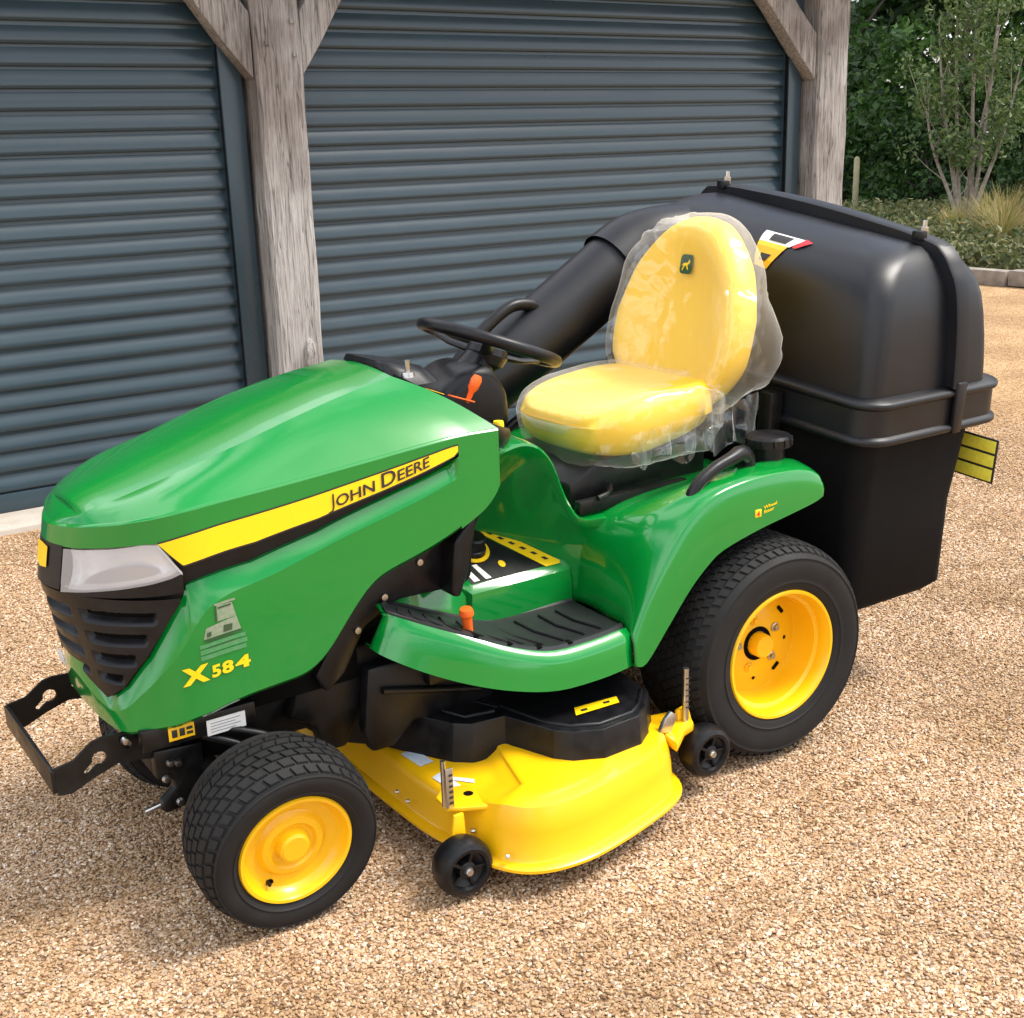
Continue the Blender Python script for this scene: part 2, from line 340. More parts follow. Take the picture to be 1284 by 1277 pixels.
def text_mesh(txt, size=1.0, bold=.0, spacing=1.0):
    """flat lettering as triangles in the xy plane, lower-left at the origin"""
    cu = bpy.data.curves.new('t', 'FONT'); cu.body = txt; cu.size = size; cu.offset = bold; cu.resolution_u = 3; cu.space_character = spacing
    o = bpy.data.objects.new('t', cu); col.objects.link(o)
    dg = bpy.context.evaluated_depsgraph_get(); me = bpy.data.meshes.new_from_object(o.evaluated_get(dg))
    V = np.array([v.co[:] for v in me.vertices]); F = [tuple(p.vertices) for p in me.polygons]
    bpy.data.objects.remove(o); bpy.data.curves.remove(cu); bpy.data.meshes.remove(me)
    return V[:, :2], F

# ================================================================== THE SETTING
# ground: one gravel sheet to the horizon
from mathutils import noise as mnoise
def gz(x, y):
    k = 1.0 if y < 2.6 else max(0, (3.02 - y) / .42)
    z = .010 * mnoise.noise(Vector((x * 1.1, y * 1.1, 3))) + .008 * mnoise.noise(Vector((x * 3.3, y * 3.3, 8))) + .005 * mnoise.noise(Vector((x * 8, y * 8, 1)))
    # two shallow wheel tracks where vehicles swing in, with gravel pushed up beside them
    for c0 in (-1.05, -1.95):
        d = y - (c0 + .10 * math.sin(x * .9) + .04 * x); z += -.014 * math.exp(-(d / .10) ** 2) + .010 * math.exp(-((abs(d) - .17) / .06) ** 2)
    near = math.hypot(x + .9, y + 2.7); k *= 1 if near < 6 else max(0, 1 - (near - 6) / 3)
    return z * k
def ground():
    xs = np.concatenate([np.linspace(-120, -8, 8), np.linspace(-6, -3.2, 6), np.linspace(-3, 8, 184), np.linspace(9, 14, 6), np.linspace(18, 150, 8)]); ys = np.concatenate([np.linspace(-80, -6, 6), np.linspace(-4, -2.7, 4), np.linspace(-2.6, 3.1, 96), np.linspace(3.4, 8, 10), np.linspace(12, 160, 9)])
    rows = [[(x, y, -.004 + gz(x, y)) for x in xs] for y in ys]
    return structure(grid_obj('gravel_drive', rows, GRAVEL, smooth=60))
ground()
def pebbles():
    x0, x1, y0, y1, st = -2.6, 7.4, -2.2, 3.06, .06
    nx, ny = int((x1 - x0) / st) + 1, int((y1 - y0) / st) + 1
    rows = [[(x0 + i * st, y0 + j * st, -.002 + gz(x0 + i * st, y0 + j * st)) for i in range(nx)] for j in range(ny)]
    o = grid_obj('gravel_stones', rows, PEBBLE, smooth=None)
    me = o.data; at = me.attributes.new('dens', 'FLOAT', 'POINT')
    cam = Vector((-0.918, -2.72, 0))
    for i, v in enumerate(me.vertices):
        d = (Vector((v.co.x, v.co.y, 0)) - cam); dist = d.length
        ang = math.degrees(math.atan2(d.x, d.y)) - 33.9
        k = 1.0 if abs(ang) < 27 else .12
        k *= 1 if dist < 4.2 else max(0, 1 - (dist - 4.2) / 3.8)
        at.data[i].value = k
    g = bpy.data.node_groups.new('scatter_stones', 'GeometryNodeTree')
    g.interface.new_socket('Geometry', in_out='INPUT', socket_type='NodeSocketGeometry'); g.interface.new_socket('Geometry', in_out='OUTPUT', socket_type='NodeSocketGeometry')
    N = g.nodes.new; L = g.links.new
    gi, go = N('NodeGroupInput'), N('NodeGroupOutput')
    na = N('GeometryNodeInputNamedAttribute'); na.data_type = 'FLOAT'; na.inputs['Name'].default_value = 'dens'
    mul = N('ShaderNodeMath'); mul.operation = 'MULTIPLY'; mul.inputs[1].default_value = 25000
    L(na.outputs['Attribute'], mul.inputs[0])
    dp = N('GeometryNodeDistributePointsOnFaces'); L(gi.outputs[0], dp.inputs['Mesh']); L(mul.outputs[0], dp.inputs['Density']); dp.inputs['Seed'].default_value = 3
    ico = N('GeometryNodeMeshIcoSphere'); ico.inputs['Radius'].default_value = 1; ico.inputs['Subdivisions'].default_value = 1
    nn = N('ShaderNodeTexNoise'); nn.inputs['Scale'].default_value = .9
    sp = N('GeometryNodeSetPosition'); L(ico.outputs['Mesh'], sp.inputs['Geometry'])
    vm = N('ShaderNodeVectorMath'); vm.operation = 'SUBTRACT'; vm.inputs[1].default_value = (.5, .5, .5); L(nn.outputs['Color'], vm.inputs[0])
    vs = N('ShaderNodeVectorMath'); vs.operation = 'SCALE'; vs.inputs['Scale'].default_value = .9; L(vm.outputs[0], vs.inputs[0]); L(vs.outputs[0], sp.inputs['Offset'])
    sm = N('GeometryNodeSetMaterial'); sm.inputs['Material'].default_value = PEBBLE; L(sp.outputs[0], sm.inputs['Geometry'])
    ip = N('GeometryNodeInstanceOnPoints'); L(dp.outputs['Points'], ip.inputs['Points']); L(sm.outputs[0], ip.inputs['Instance'])
    rr = N('FunctionNodeRandomValue'); rr.data_type = 'FLOAT_VECTOR'; rr.inputs['Min'].default_value = (-.4, -.4, 0); rr.inputs['Max'].default_value = (.4, .4, 6.28); L(rr.outputs[0], ip.inputs['Rotation'])
    rs = N('FunctionNodeRandomValue'); rs.data_type = 'FLOAT_VECTOR'; rs.inputs['Min'].default_value = (.0028, .0022, .0018); rs.inputs['Max'].default_value = (.0074, .0050, .0038); rs.inputs['Seed'].default_value = 5
    L(rs.outputs[0], ip.inputs['Scale'])
    rc = N('FunctionNodeRandomValue'); rc.data_type = 'FLOAT'; rc.inputs['Seed'].default_value = 9
    sa = N('GeometryNodeStoreNamedAttribute'); sa.data_type = 'FLOAT'; sa.domain = 'INSTANCE'; sa.inputs['Name'].default_value = 'rnd'
    L(ip.outputs[0], sa.inputs['Geometry']); L(rc.outputs['Value'], sa.inputs['Value']); L(sa.outputs[0], go.inputs[0])
    md = o.modifiers.new('scatter', 'NODES'); md.node_group = g
    stuff(o); tag(o, 'loose tan and cream gravel stones spread over the drive', 'gravel')
structure(box('concrete_threshold', (-4.2, 3.05, -.2), (5.95, 3.55, .022), CONC, bev=.006))

# ---------------------------------------------------------------- garage
garage = tag(empty('garage', (1.77, 3.3, 0)), 'oak framed garage with slate blue roller doors behind the tractor', 'garage')
GINV = Matrix.Translation((-1.77, -3.3, 0))
def gp(o): o.parent = garage; o.matrix_parent_inverse = GINV; return o
def wonky_post(name, x0, x1, y0, y1, z0, z1):
    bm = bmesh.new(); n = 14; loops = []
    for i in range(n + 1):
        z = z0 + (z1 - z0) * i / n; j = lambda: random.uniform(-.004, .004)
        c_ = .016 + random.uniform(-.006, .006)
        pts = [(x0 + c_ + j(), y0 + j()), (x1 - c_ + j(), y0 + j()), (x1 + j(), y0 + c_), (x1 + j(), y1), (x0 + j(), y1), (x0 + j(), y0 + c_)]
        loops.append([(a, b, z) for a, b in pts])
    bm.free(); return gp(loft(name, loops, OAK, None, smooth=30))
wonky_post('oak_post', 1.645, 1.895, 3.18, 3.44, .022, 2.5)
wonky_post('oak_post', 5.535, 5.825, 3.18, 3.46, .022, 2.5)
wonky_post('oak_post', -2.25, -2.0, 3.18, 3.44, .022, 2.5)
def brace(pts, y0=3.20, y1=3.31):
    o = gp(prism('knee_brace', pts, 'y', y0, y1, OAK, bev=.008)); return o
brace([(1.64, 1.965), (1.50, 2.13), (1.37, 2.31), (1.19, 2.498), (1.45, 2.498), (1.585, 2.34), (1.64, 2.27)])
brace([(1.90, 1.985), (2.01, 2.14), (2.13, 2.33), (2.29, 2.498), (2.06, 2.498), (1.96, 2.37), (1.90, 2.28)])
brace([(5.53, 1.965), (5.33, 2.17), (5.12, 2.39), (5.00, 2.498), (5.27, 2.498), (5.40, 2.37), (5.53, 2.25)])
brace([(-1.995, 1.985), (-1.88, 2.14), (-1.76, 2.33), (-1.6, 2.498), (-1.83, 2.498), (-1.995, 2.28)])
gp(box('oak_peg', (1.70, 3.168, 2.12), (1.722, 3.19, 2.142), OAK, bev=.003)); gp(box('oak_peg', (1.84, 3.168, 2.07), (1.862, 3.19, 2.092), OAK, bev=.003))
gp(box('oak_peg', (1.835, 3.168, 2.22), (1.857, 3.19, 2.242), OAK, bev=.003)); gp(box('oak_peg', (5.62, 3.168, 2.12), (5.642, 3.19, 2.142), OAK, bev=.003))
gp(box('eaves_beam', (-2.3, 3.19, 2.5), (5.88, 3.43, 2.76), OAK, bev=.01))
# a broken-off knot low on the middle post
kb = bmesh.new(); bmesh.ops.create_icosphere(kb, subdivisions=2, radius=1)
for v in kb.verts: v.co = Vector((1.815 + v.co.x * .035, 3.178 + v.co.y * .022, .62 + v.co.z * .085)) + Vector((random.uniform(-.004, .004),) * 3)
gp(bm_obj('knot', kb, OAK))
# side wall, back wall and roof of the garage
gp(box('side_wall', (5.62, 3.48, 0), (5.80, 8.4, 2.76), OAK, bev=.01)); gp(box('side_wall', (-2.22, 3.48, 0), (-2.04, 8.4, 2.76), OAK, bev=.01)); gp(box('back_wall', (-2.03, 8.2, 0), (5.61, 8.4, 2.76), OAK, bev=.01))
gp(prism('roof', [(2.93, 2.62), (2.93, 2.72), (5.8, 4.75), (8.7, 2.72), (8.7, 2.62), (5.8, 4.63)], 'x', -2.5, 6.1, TILE, bev=.005))
def roller_door(x0, x1):
    d = gp(empty('roller_door', ((x0 + x1) / 2, 3.35, 0))); cx = (x0 + x1) / 2; d.matrix_parent_inverse = GINV
    p = .0955
    prof = [(.012, -.012), (.014, .010), (-.006, .010), (-.0095, .014), (-.0105, .024), (-.008, .041), (-.0005, .062), (.0085, .080), (.014, .0915), (.022, .0925)]
    V = []; nseg = 10
    me = bpy.data.meshes.new('slat')
    rows = [[(x0 - cx + (x1 - x0) * i / nseg, y, z) for y, z in prof] for i in range(nseg + 1)]
    k = len(prof); V = [q for r_ in rows for q in r_]
    F = [(i * k + j, i * k + j + 1, (i + 1) * k + j + 1, (i + 1) * k + j) for i in range(nseg) for j in range(k - 1)]
    me.from_pydata(V, [], F)
    bm = bmesh.new(); bm.from_mesh(me); bmesh.ops.recalc_face_normals(bm, faces=bm.faces)
    if sum(f.normal.y for f in bm.faces) > 0: bmesh.ops.reverse_faces(bm, faces=bm.faces)
    bm.to_mesh(me); bm.free(); set_smooth(me, 40); me.materials.append(DOOR)
    for i in range(25):
        o = bpy.data.objects.new('slat', me); o.parent = d; o.location = (0, random.uniform(-.0015, .0015), .112 + i * p); o.rotation_euler = (random.uniform(-.025, .025), 0, random.uniform(-.0004, .0004)); col.objects.link(o)
    b = box('bottom_rail', (x0 - cx, -.012, .024), (x1 - cx, .014, .112), DOOR, d, bev=.004)
    box('rubber_seal', (x0 - cx, -.010, .0225), (x1 - cx, .012, .032), BLACKP, d, bev=.001)
    for s, xx in ((-1, x0), (1, x1)):
        lo = xx - cx if s > 0 else xx - cx - .115
        g_ = box('guide_rail', (lo, -.055, .0225), (lo + .115, .03, 2.5), DOOR, d, bev=.006)
        box('weather_strip', (lo - .002 if s > 0 else lo + .117 - .012, -.05, .03), (lo + .010 if s > 0 else lo + .117, -.02, 2.49), BLACKP, g_, bev=.001)
    return d
roller_door(-1.87, 1.502)
roller_door(1.94, 5.385)

# ---------------------------------------------------------------- planting beyond the drive
structure(prism('planting_bed', [(11.14, -6), (60, -6), (60, 60), (11.14, 60)], 'z', -.05, .10, SOIL, bev=0))
ke = tag(empty('timber_edging', (11.05, 8, 0)), 'low grey timber sleeper edging between gravel and planting bed', 'edging')
for i in range(10):
    o = box('sleeper', (-.085, -1.19, 0), (.085, 1.19, .165), TIMBER, ke, bev=.012)
    o.location = (random.uniform(-.012, .012), -11 + i * 2.4, random.uniform(-.008, .006)); o.rotation_euler[2] = random.uniform(-.004, .004)

def leaf_cloud(centres, n, size, squash=1.0, droop=0.0):
    """n leaf-shaped faces spread through balls (centre, radius): denser towards the outside of each ball"""
    tot = sum(r_ ** 2 for c_, r_ in centres); C_, Rd = [], []
    for c_, r_ in centres:
        k = int(n * r_ * r_ / tot); C_ += [c_] * k; Rd += [r_] * k
    C_, Rd = np.array(C_), np.array(Rd)[:, None]; k = len(C_)
    nrm = lambda a: a / np.linalg.norm(a, axis=1, keepdims=True)
    p = C_ + nrm(rng.normal(size=(k, 3))) * Rd * rng.uniform(.35, 1, (k, 1)) ** .6 * np.array([1, 1, squash])
    u = rng.normal(size=(k, 3)); u[:, 2] -= droop; u = nrm(u); v = nrm(np.cross(u, rng.normal(size=(k, 3)))); s = size * rng.uniform(.6, 1.3, (k, 1)); nn_ = np.cross(u, v) * s * .12
    V = np.stack([p - u * s * .6, p + v * s * .32 + nn_, p + u * s * .6, p - v * s * .32 + nn_], 1).reshape(-1, 3)
    return V.tolist(), np.arange(k * 4).reshape(-1, 4).tolist()
def leaf_obj(name, V, F, m, parent):
    me = bpy.data.meshes.new(name); me.from_pydata(V, [], F); return link(name, me, m, parent)
def tree(name, loc, h, rad, label, n, size, m, trunk_m=BARK, trunk_r=.12, low=.02, cat='tree', group='trees behind the planting bed'):
    t = tag(empty(name, loc), label, cat, group)
    hh = h * .8
    path = [(0, 0, -.1), (random.uniform(-.1, .1), random.uniform(-.1, .1), hh * .4), (random.uniform(-.25, .25), random.uniform(-.25, .25), hh)]
    trunk = tube('trunk', catmull(path, 6), list(np.linspace(trunk_r, trunk_r * .25, 13)), trunk_m, t, n=9)
    cs = []
    for i in range(26):
        z = h * (low + (1 - low) * random.random() ** 1.15); k = 1 - abs((z / h - .5) * 1.15) ** 2
        a = random.random() * 6.283; q = rad * k * random.random() ** .6
        cs.append(((q * math.cos(a), q * math.sin(a), z), rad * random.uniform(.26, .44)))
    for i in range(7):
        c_ = cs[i][0]; z0 = max(.2, c_[2] * .55)
        tube('limb', catmull([(0, 0, z0), (c_[0] * .5, c_[1] * .5, (z0 + c_[2]) / 2 + .1), c_], 4), list(np.linspace(trunk_r * .4, trunk_r * .08, 9)), trunk_m, trunk, n=6)
    V, F = leaf_cloud(cs, n, size, .85, .3); leaf_obj('crown', V, F, m, t)
    return t
tree('hedge_tree', (19.6, 15.6, .1), 7.6, 2.3, 'dark bushy tree beside the right oak post, behind the fence stake', 9000, .17, LEAF_D)
tree('hedge_tree', (20.2, 13.0, .1), 7.4, 2.2, 'mid green leafy tree just left of the pale multi stemmed tree', 9000, .16, LEAF_M)
tree('hedge_tree', (20.8, 10.3, .1), 7.0, 2.2, 'dark leafy tree directly behind the pale multi stemmed tree', 9000, .17, LEAF_D)
tree('hedge_tree', (20.0, 7.6, .1), 6.6, 2.1, 'mid green leafy tree at the right edge of the picture', 9000, .16, LEAF_M)
tree('hedge_tree', (19.4, 4.8, .1), 6.2, 2.1, 'dark leafy tree mostly beyond the right picture edge', 5000, .18, LEAF_D)
BL = ['tall dark backdrop tree nearest the right oak post', 'tall dark backdrop tree rising above the stake', 'tall dark backdrop tree seen left of the pale stems', 'tall dark backdrop tree seen right of the pale stems', 'tall dark backdrop tree at the far right edge']
for i, (x, y) in enumerate(((25, 21), (26, 17), (26.5, 13.2), (26, 9.4), (25, 5.6))):
    tree('backdrop_tree', (x, y, .1), 11.0, 3.3, BL[i], 8500, .30, LEAF_D, trunk_r=.2, low=.03, group='tall trees at the back')

for i, (x, y, h, lb) in enumerate(((17.9, 14.6, 1.5, 'low dark shrub behind the pale stake'), (18.4, 12.2, 1.7, 'rounded dark shrub between the stake and the pale stems'), (18.2, 10.2, 1.6, 'dark shrub in the shade behind the pale stems'), (17.8, 8.2, 1.5, 'dark shrub behind the buff grasses'), (17.6, 6.2, 1.5, 'dark shrub at the right edge behind the grasses'))):
    tree('low_shrub', (x, y, .08), h, 1.05, lb, 3200, .12, LEAF_D, trunk_r=.04, low=.0, cat='shrub', group='low shrubs in front of the hedge trees')
def multi_stem():
    t = tag(empty('multi_stem_tree', (14.9, 8.85, .08)), 'slender pale barked multi stemmed tree with thin olive leaves', 'tree')
    ends = [(-.55, .42, 2.1), (-.25, .2, 3.4), (.1, .1, 3.6), (.12, -.25, 2.9), (.42, -.45, 2.5), (-.4, .35, 3.0), (.3, -.1, 3.2)]
    cs = []
    for i, e in enumerate(ends):
        b = (random.uniform(-.09, .09), random.uniform(-.09, .09), 0)
        p = catmull([b, (e[0] * .25 + b[0], e[1] * .25 + b[1], e[2] * .25), (e[0] * .75, e[1] * .75, e[2] * .62), e], 7)
        st = tube('stem', p, list(np.linspace(.036 + .012 * random.random(), .010, len(p))), BARKP, t, n=8)
        for k in range(7):
            q = np.array(p[7 + int(k * 1.9)]); d = np.array([random.uniform(-.5, .5), random.uniform(-.5, .5), random.uniform(.25, .8)])
            tube('branch', [q, q + d * .5 + np.array([0, 0, -.03]), q + d], [.009, .006, .003], BARKP, st, n=5)
            cs.append((tuple(q + d), random.uniform(.16, .34)))
    for k in range(22): cs.append(((random.uniform(-.9, .9), random.uniform(-.9, .9), random.uniform(1.9, 4.4)), random.uniform(.2, .42)))
    V, F = leaf_cloud(cs, 5200, .075, 1, .5); leaf_obj('crown', V, F, LEAF_O, t)
multi_stem()

def grass_tuft(loc, h, n, label, spread=.55):
    V, F = [], []
    for i in range(n):
        a = random.random() * 6.283; b = random.random() * .09; p = np.array([b * math.cos(a), b * math.sin(a), 0]); hh = h * random.uniform(.6, 1.1); lean = spread * random.uniform(.2, 1)
        d = np.array([math.cos(a), math.sin(a), 0]); s = np.array([-math.sin(a), math.cos(a), 0]) * .007; k = len(V)
        for j in range(5):
            f = j / 4; q = p + d * lean * f * f * h + np.array([0, 0, hh * (f - .25 * f * f * lean * 2)]); w_ = s * (1 - f * .85); V += [tuple(q - w_), tuple(q + w_)]
        for j in range(4): F.append((k + 2 * j, k + 2 * j + 1, k + 2 * j + 3, k + 2 * j + 2))
    me = bpy.data.meshes.new('grass_tuft'); me.from_pydata(V, [], F); o = link('grass_tuft', me, GRASSM); o.location = loc
    return tag(o, label, 'grass', 'ornamental grass tufts in the planting bed')
for x, y, h, lb in ((14.25, 8.0, .85, 'buff grass tuft leaning right at the foot of the pale stems'), (13.7, 7.35, .95, 'large buff grass tuft nearest the right picture edge'), (14.9, 7.45, 1.05, 'tall greenish grass tuft behind the large buff tuft'), (13.2, 7.75, .7, 'short green grass tuft in front of the pale stems'), (13.0, 6.9, .75, 'low buff grass tuft close to the timber edging'), (14.4, 6.7, 1.0, 'buff grass tuft cut by the right picture edge')):
    grass_tuft((x, y, .08), h, 420, lb, .7)
def cover():
    cs = [((random.uniform(11.5, 18.5), random.uniform(1, 18), random.uniform(.14, .34)), random.uniform(.18, .40)) for _ in range(760)]
    cs += [((random.uniform(11.35, 12.6), random.uniform(3, 12), random.uniform(.14, .30)), random.uniform(.14, .30)) for _ in range(170)]
    V, F = leaf_cloud(cs, 62000, .085, .75); o = leaf_obj('ground_cover', V, F, COVERM, None)
    stuff(o); tag(o, 'low green ground cover plants filling the bed behind the edging', 'ground cover')
    return o
cover()
fp = tag(lathe('fence_stake', [(0, 1.12), (.035, 1.11), (.052, 1.06), (.055, 0), (0, -.1)], mat('stake_wood', (.40, .36, .22), .8, noise=(14, .7, (.26, .24, .13))), n=14, axis='z'), 'pale round wooden stake standing right of the right oak post', 'stake'); fp.location = (17.3, 12.95, .08)

# ================================================================== THE TRACTOR
TR = tag(empty('lawn_tractor', (0, 0, 0)), 'green and yellow ride-on lawn tractor with yellow mower deck and black grass hopper', 'lawn tractor')

# ---- hood: a surface S(t, z); t runs round the near side from the rear corner (0) to the nose centre (10)
HU = np.array([(.635, -.360), (.45, -.347), (.2, -.326), (0, -.311), (-.10, -.300), (-.17, -.275), (-.235, -.225), (-.29, -.155), (-.322, -.090), (-.338, -.04), (-.342, 0)])
HL = np.array([(.635, -.355), (.45, -.343), (.2, -.322), (0, -.307), (-.10, -.296), (-.165, -.280), (-.22, -.252), (-.262, -.215), (-.282, -.13), (-.288, -.06), (-.290, 0)])
def crv(P, t):
    n = len(P) - 1; i = min(int(max(t, 0)), n - 1); f = t - i; p1, p2 = P[i], P[i + 1]
    p0 = P[i - 1] if i > 0 else 2 * p1 - p2; p3 = P[i + 2] if i + 2 <= n else np.array([p1[0], -p1[1]])
    return .5 * ((2 * p1) + (-p0 + p2) * f + (2 * p0 - 5 * p1 + 4 * p2 - p3) * f * f + (-p0 + 3 * p1 - 3 * p2 + p3) * f ** 3)
def HS(t, z, off=0.0):
    def b(t, z):
        w_ = min(max((z - .46) / .29, -.15), 1); a = crv(HL, t) * (1 - w_) + crv(HU, t) * w_
        nw = min(max((t - 4) / 4, 0), 1); return np.array([a[0] + .2 * nw * max(z - .75, 0), a[1], z])
    p = b(t, z)
    if off:
        d1 = b(min(t + .05, 10), z) - b(max(t - .05, 0), z); d2 = b(t, z + .01) - b(t, z - .01); n = np.cross(d2, d1); n /= np.linalg.norm(n)
        if n[0] * (p[0] - .2) + n[1] * p[1] < 0: n = -n
        p = p + n * off
    return p
SH = [(0, 1.0), (.47, 1.0), (.84, 1.0), (1.37, .979), (2.55, .948), (3.5, .936), (4.92, .922), (6.2, .905), (7.2, .893), (8, .886), (10, .882)]
DT = [(.61, .9795), (.66, .9795), (.96, .970), (1.45, .946), (2.06, .919), (2.76, .899), (3.56, .887), (4.95, .867)]
DB = [(.61, .967), (.67, .957), (.97, .938), (1.46, .906), (2.08, .869), (2.785, .842), (4.25, .817), (4.95, .867)]
SLT = [(.60, .951), (.66, .938), (.72, .930), (1.27, .892), (2.09, .828), (2.81, .790), (3.67, .775), (4.25, .765), (4.295, .744), (4.81, .696), (5.62, .613), (6.5, .549), (7.375, .515), (7.9, .535), (9, .57), (10, .58)]
BVL = [(.60, .905), (.99, .877), (1.54, .836), (2.10, .795), (2.64, .757), (3.36, .733), (3.91, .704), (4.24, .655), (4.8, .607), (5.62, .553), (6.5, .507), (7.3, .487), (7.9, .50), (9, .53), (10, .54)]
BOT = [(0, .87), (.06, .845), (.12, .834), (.255, .813), (.59, .781), (.96, .749), (1.357, .717), (1.55, .700), (1.66, .675), (1.83, .621), (2.03, .556), (2.2, .52), (2.365, .504), (2.966, .491), (3.9, .468), (4.98, .452), (6.9, .441), (7.4, .437), (8, .44), (10, .448)]
HLT = [(4.95, .865), (5.4, .866), (6.24, .855), (7.25, .845), (8.02, .840)]
HLB = [(4.32, .799), (4.63, .791), (5.19, .781), (6.04, .769), (6.92, .757), (7.97, .747)]
CAPT = [(4.95, .867), (5.4, .868), (6.24, .858), (7.25, .848), (8.02, .843), (10, .843)]   # lower edge of the green cap over the lamps
def smooth_tab(tab, w=.22, lo=None, hi=None):
    lo = tab[0][0] if lo is None else lo; hi = tab[-1][0] if hi is None else hi; out_ = []
    for t_ in np.linspace(lo, hi, 160):
        ww = min(w, t_ - lo, hi - t_); out_.append((t_, float(np.mean([np.interp(t_ + d, [a for a, b in tab], [b for a, b in tab]) for d in np.linspace(-ww, ww, 9)]))))
    return out_
SH, DT, BVL, BOT = smooth_tab(SH, .5), smooth_tab(DT, .3), smooth_tab(BVL, .22), smooth_tab(BOT, .10)
DB = smooth_tab([q for q in DB if q[0] < 4.9][:-0 or None], .25) [:-1] + [(4.25, .817), (4.95, .867)] if False else DB
CAPT = smooth_tab(CAPT, .5)
def upper_low(t): return lerp(DT, t) if t < 4.95 else lerp(CAPT, t)
# crown
ZK = [(-.32, .882), (-.30, .892), (-.25, .925), (-.1, .975), (.08, 1.032), (.28, 1.09), (.47, 1.122)]
YK = [(-.32, .085), (-.30, .10), (-.2, .145), (-.1, .17), (.1, .195), (.3, .18), (.47, .16)]
def crown_pt(t):
    if t <= 8: x = float(np.interp(t, [0, 1, 2, 3, 4, 5, 6, 7, 8], [.47, .36, .17, .0, -.085, -.145, -.195, -.238, -.270])); return np.array([x, -lerp(YK, x), lerp(ZK, x)])
    f = (t - 8) / 2; return np.array([-.270 + .004 * f, -lerp(YK, -.270) * (1 - f), lerp(ZK, -.270) + .006 * f])
_K = [crown_pt(t_) for t_ in np.linspace(0, 10, 201)]
def crown_pt(t):
    i = t * 20; w_ = min(14, i, 200 - i); k = [_K[int(round(min(200, max(0, i + d))))] for d in np.linspace(-w_, w_, 15)]
    p = np.mean(k, axis=0)
    return p
def hood():
    V, F = [], []
    def add(rows_):
        for sgn in (1, -1):
            b = len(V); k = len(rows_[0])
            for r_ in rows_:
                for p in r_: V.append((p[0], p[1] * sgn, p[2]))
            for i in range(len(rows_) - 1):
                for j in range(k - 1):
                    q = (b + i * k + j, b + i * k + j + 1, b + (i + 1) * k + j + 1, b + (i + 1) * k + j); F.append(q if sgn > 0 else q[::-1])
    def upper(Ts, rear):
        band, edge, slope, crown = [], [], [], []
        for t in Ts:
            sh = lerp(SH, t); l0 = lerp(BOT, t) if rear else upper_low(t)
            bd = [HS(t, l0 + (sh - l0) * k / 6, 0) for k in range(7)]
            s2 = HS(t, sh + .006, -.006); K = crown_pt(t); sl = []
            for k in range(0, 13):
                f = k / 12; p = s2 * (1 - f) + K * f; p[2] += .012 * min(1, np.linalg.norm(K - s2) / .20) * math.sin(math.pi * f); sl.append(p)
            C = K.copy(); C[1] = 0; C[2] += .012 if t <= 8 else .012 * (1 - (t - 8) / 2); cw = []
            for k in range(0, 7):
                f = k / 6; p = K * (1 - f) + C * f; p[2] = K[2] + (C[2] - K[2]) * math.sin(f * math.pi / 2); cw.append(p)
            if t > 9.99:
                for q in (bd, sl, cw):
                    for p in q: p[1] = 0
            band.append(bd); edge.append([bd[-1], (bd[-1] + s2) / 2 + np.array((0, 0, .0012)), s2]); slope.append(sl); crown.append(cw)
        return band, edge, slope, crown
    TA, TB = list(np.linspace(.6, 10, 130)), list(np.linspace(0, .6, 13))
    for g in upper(TA, 0)[:1]: add(g)
    add(upper(TB, 1)[0])
    _, e_, s_, c_ = upper(TB[:-1] + TA, 0)
    add(e_); add(s_); add(c_)
    lip, low, bev, wall = [], [], [], []
    for t in list(np.linspace(.6, .9, 16)) + list(np.linspace(.93, 10, 150)):
        bo, bl, sl = lerp(BOT, t), min(lerp(BVL, t), lerp(SLT, t) - .012), lerp(SLT, t)
        ta_ = min(1, max(0, (t - .6) / .14)); ta_ = ta_ * ta_ * (3 - 2 * ta_); ins = -.022 * ta_ if t < 4.4 else -.022 + .008 * min(1, (t - 4.4) / 2)
        lip.append([HS(t, bo + .003, -.03), HS(t, bo, -.006), HS(t, bo + .008, 0)])
        low.append([HS(t, bo + .008 + (bl - bo - .008) * k / 8, 0) for k in range(9)])
        bev.append([HS(t, bl + (sl - bl) * f, ins * f ** 1.15) for f in (0, .2, .4, .6, .8, 1)])
        wall.append([HS(t, sl, ins), HS(t, sl + .004, ins - .03 * ta_)])
    for g in (lip, low, bev, wall): add(g)
    me = bpy.data.meshes.new('hood'); me.from_pydata([tuple(v) for v in V], [], F)
    o = link('hood', me, GREEN, TR)
    for f in me.polygons: f.use_smooth = True
    return o
HOOD = hood()
def strip(name, m, parent, t0, t1, lo, hi, off, n=60, rows_=4, both=False, sgn=1, smooth=40, wrap=0):
    V, F = [], []
    for sg in ((1, -1) if both else (sgn,)):
        b = len(V); k = rows_ + 1 + (2 if wrap else 0)
        for i in range(n + 1):
            t = t0 + (t1 - t0) * i / n; a, c_ = lo(t), hi(t); col_ = []
            if wrap: col_.append(HS(t, a, off - wrap))
            for j in range(rows_ + 1): col_.append(HS(t, a + (c_ - a) * j / rows_, off if not callable(off) else off(t, j / rows_)))
            if wrap: col_.append(HS(t, c_, off - wrap))
            for p in col_: V.append((p[0], p[1] * sg, p[2]))
        for i in range(n):
            for j in range(k - 1): F.append((b + i * k + j, b + i * k + j + 1, b + (i + 1) * k + j + 1, b + (i + 1) * k + j))
    return from_pd(name, V, F, m, parent, smooth, merge=1e-5)
L = lambda tab: (lambda t: lerp(tab, t))
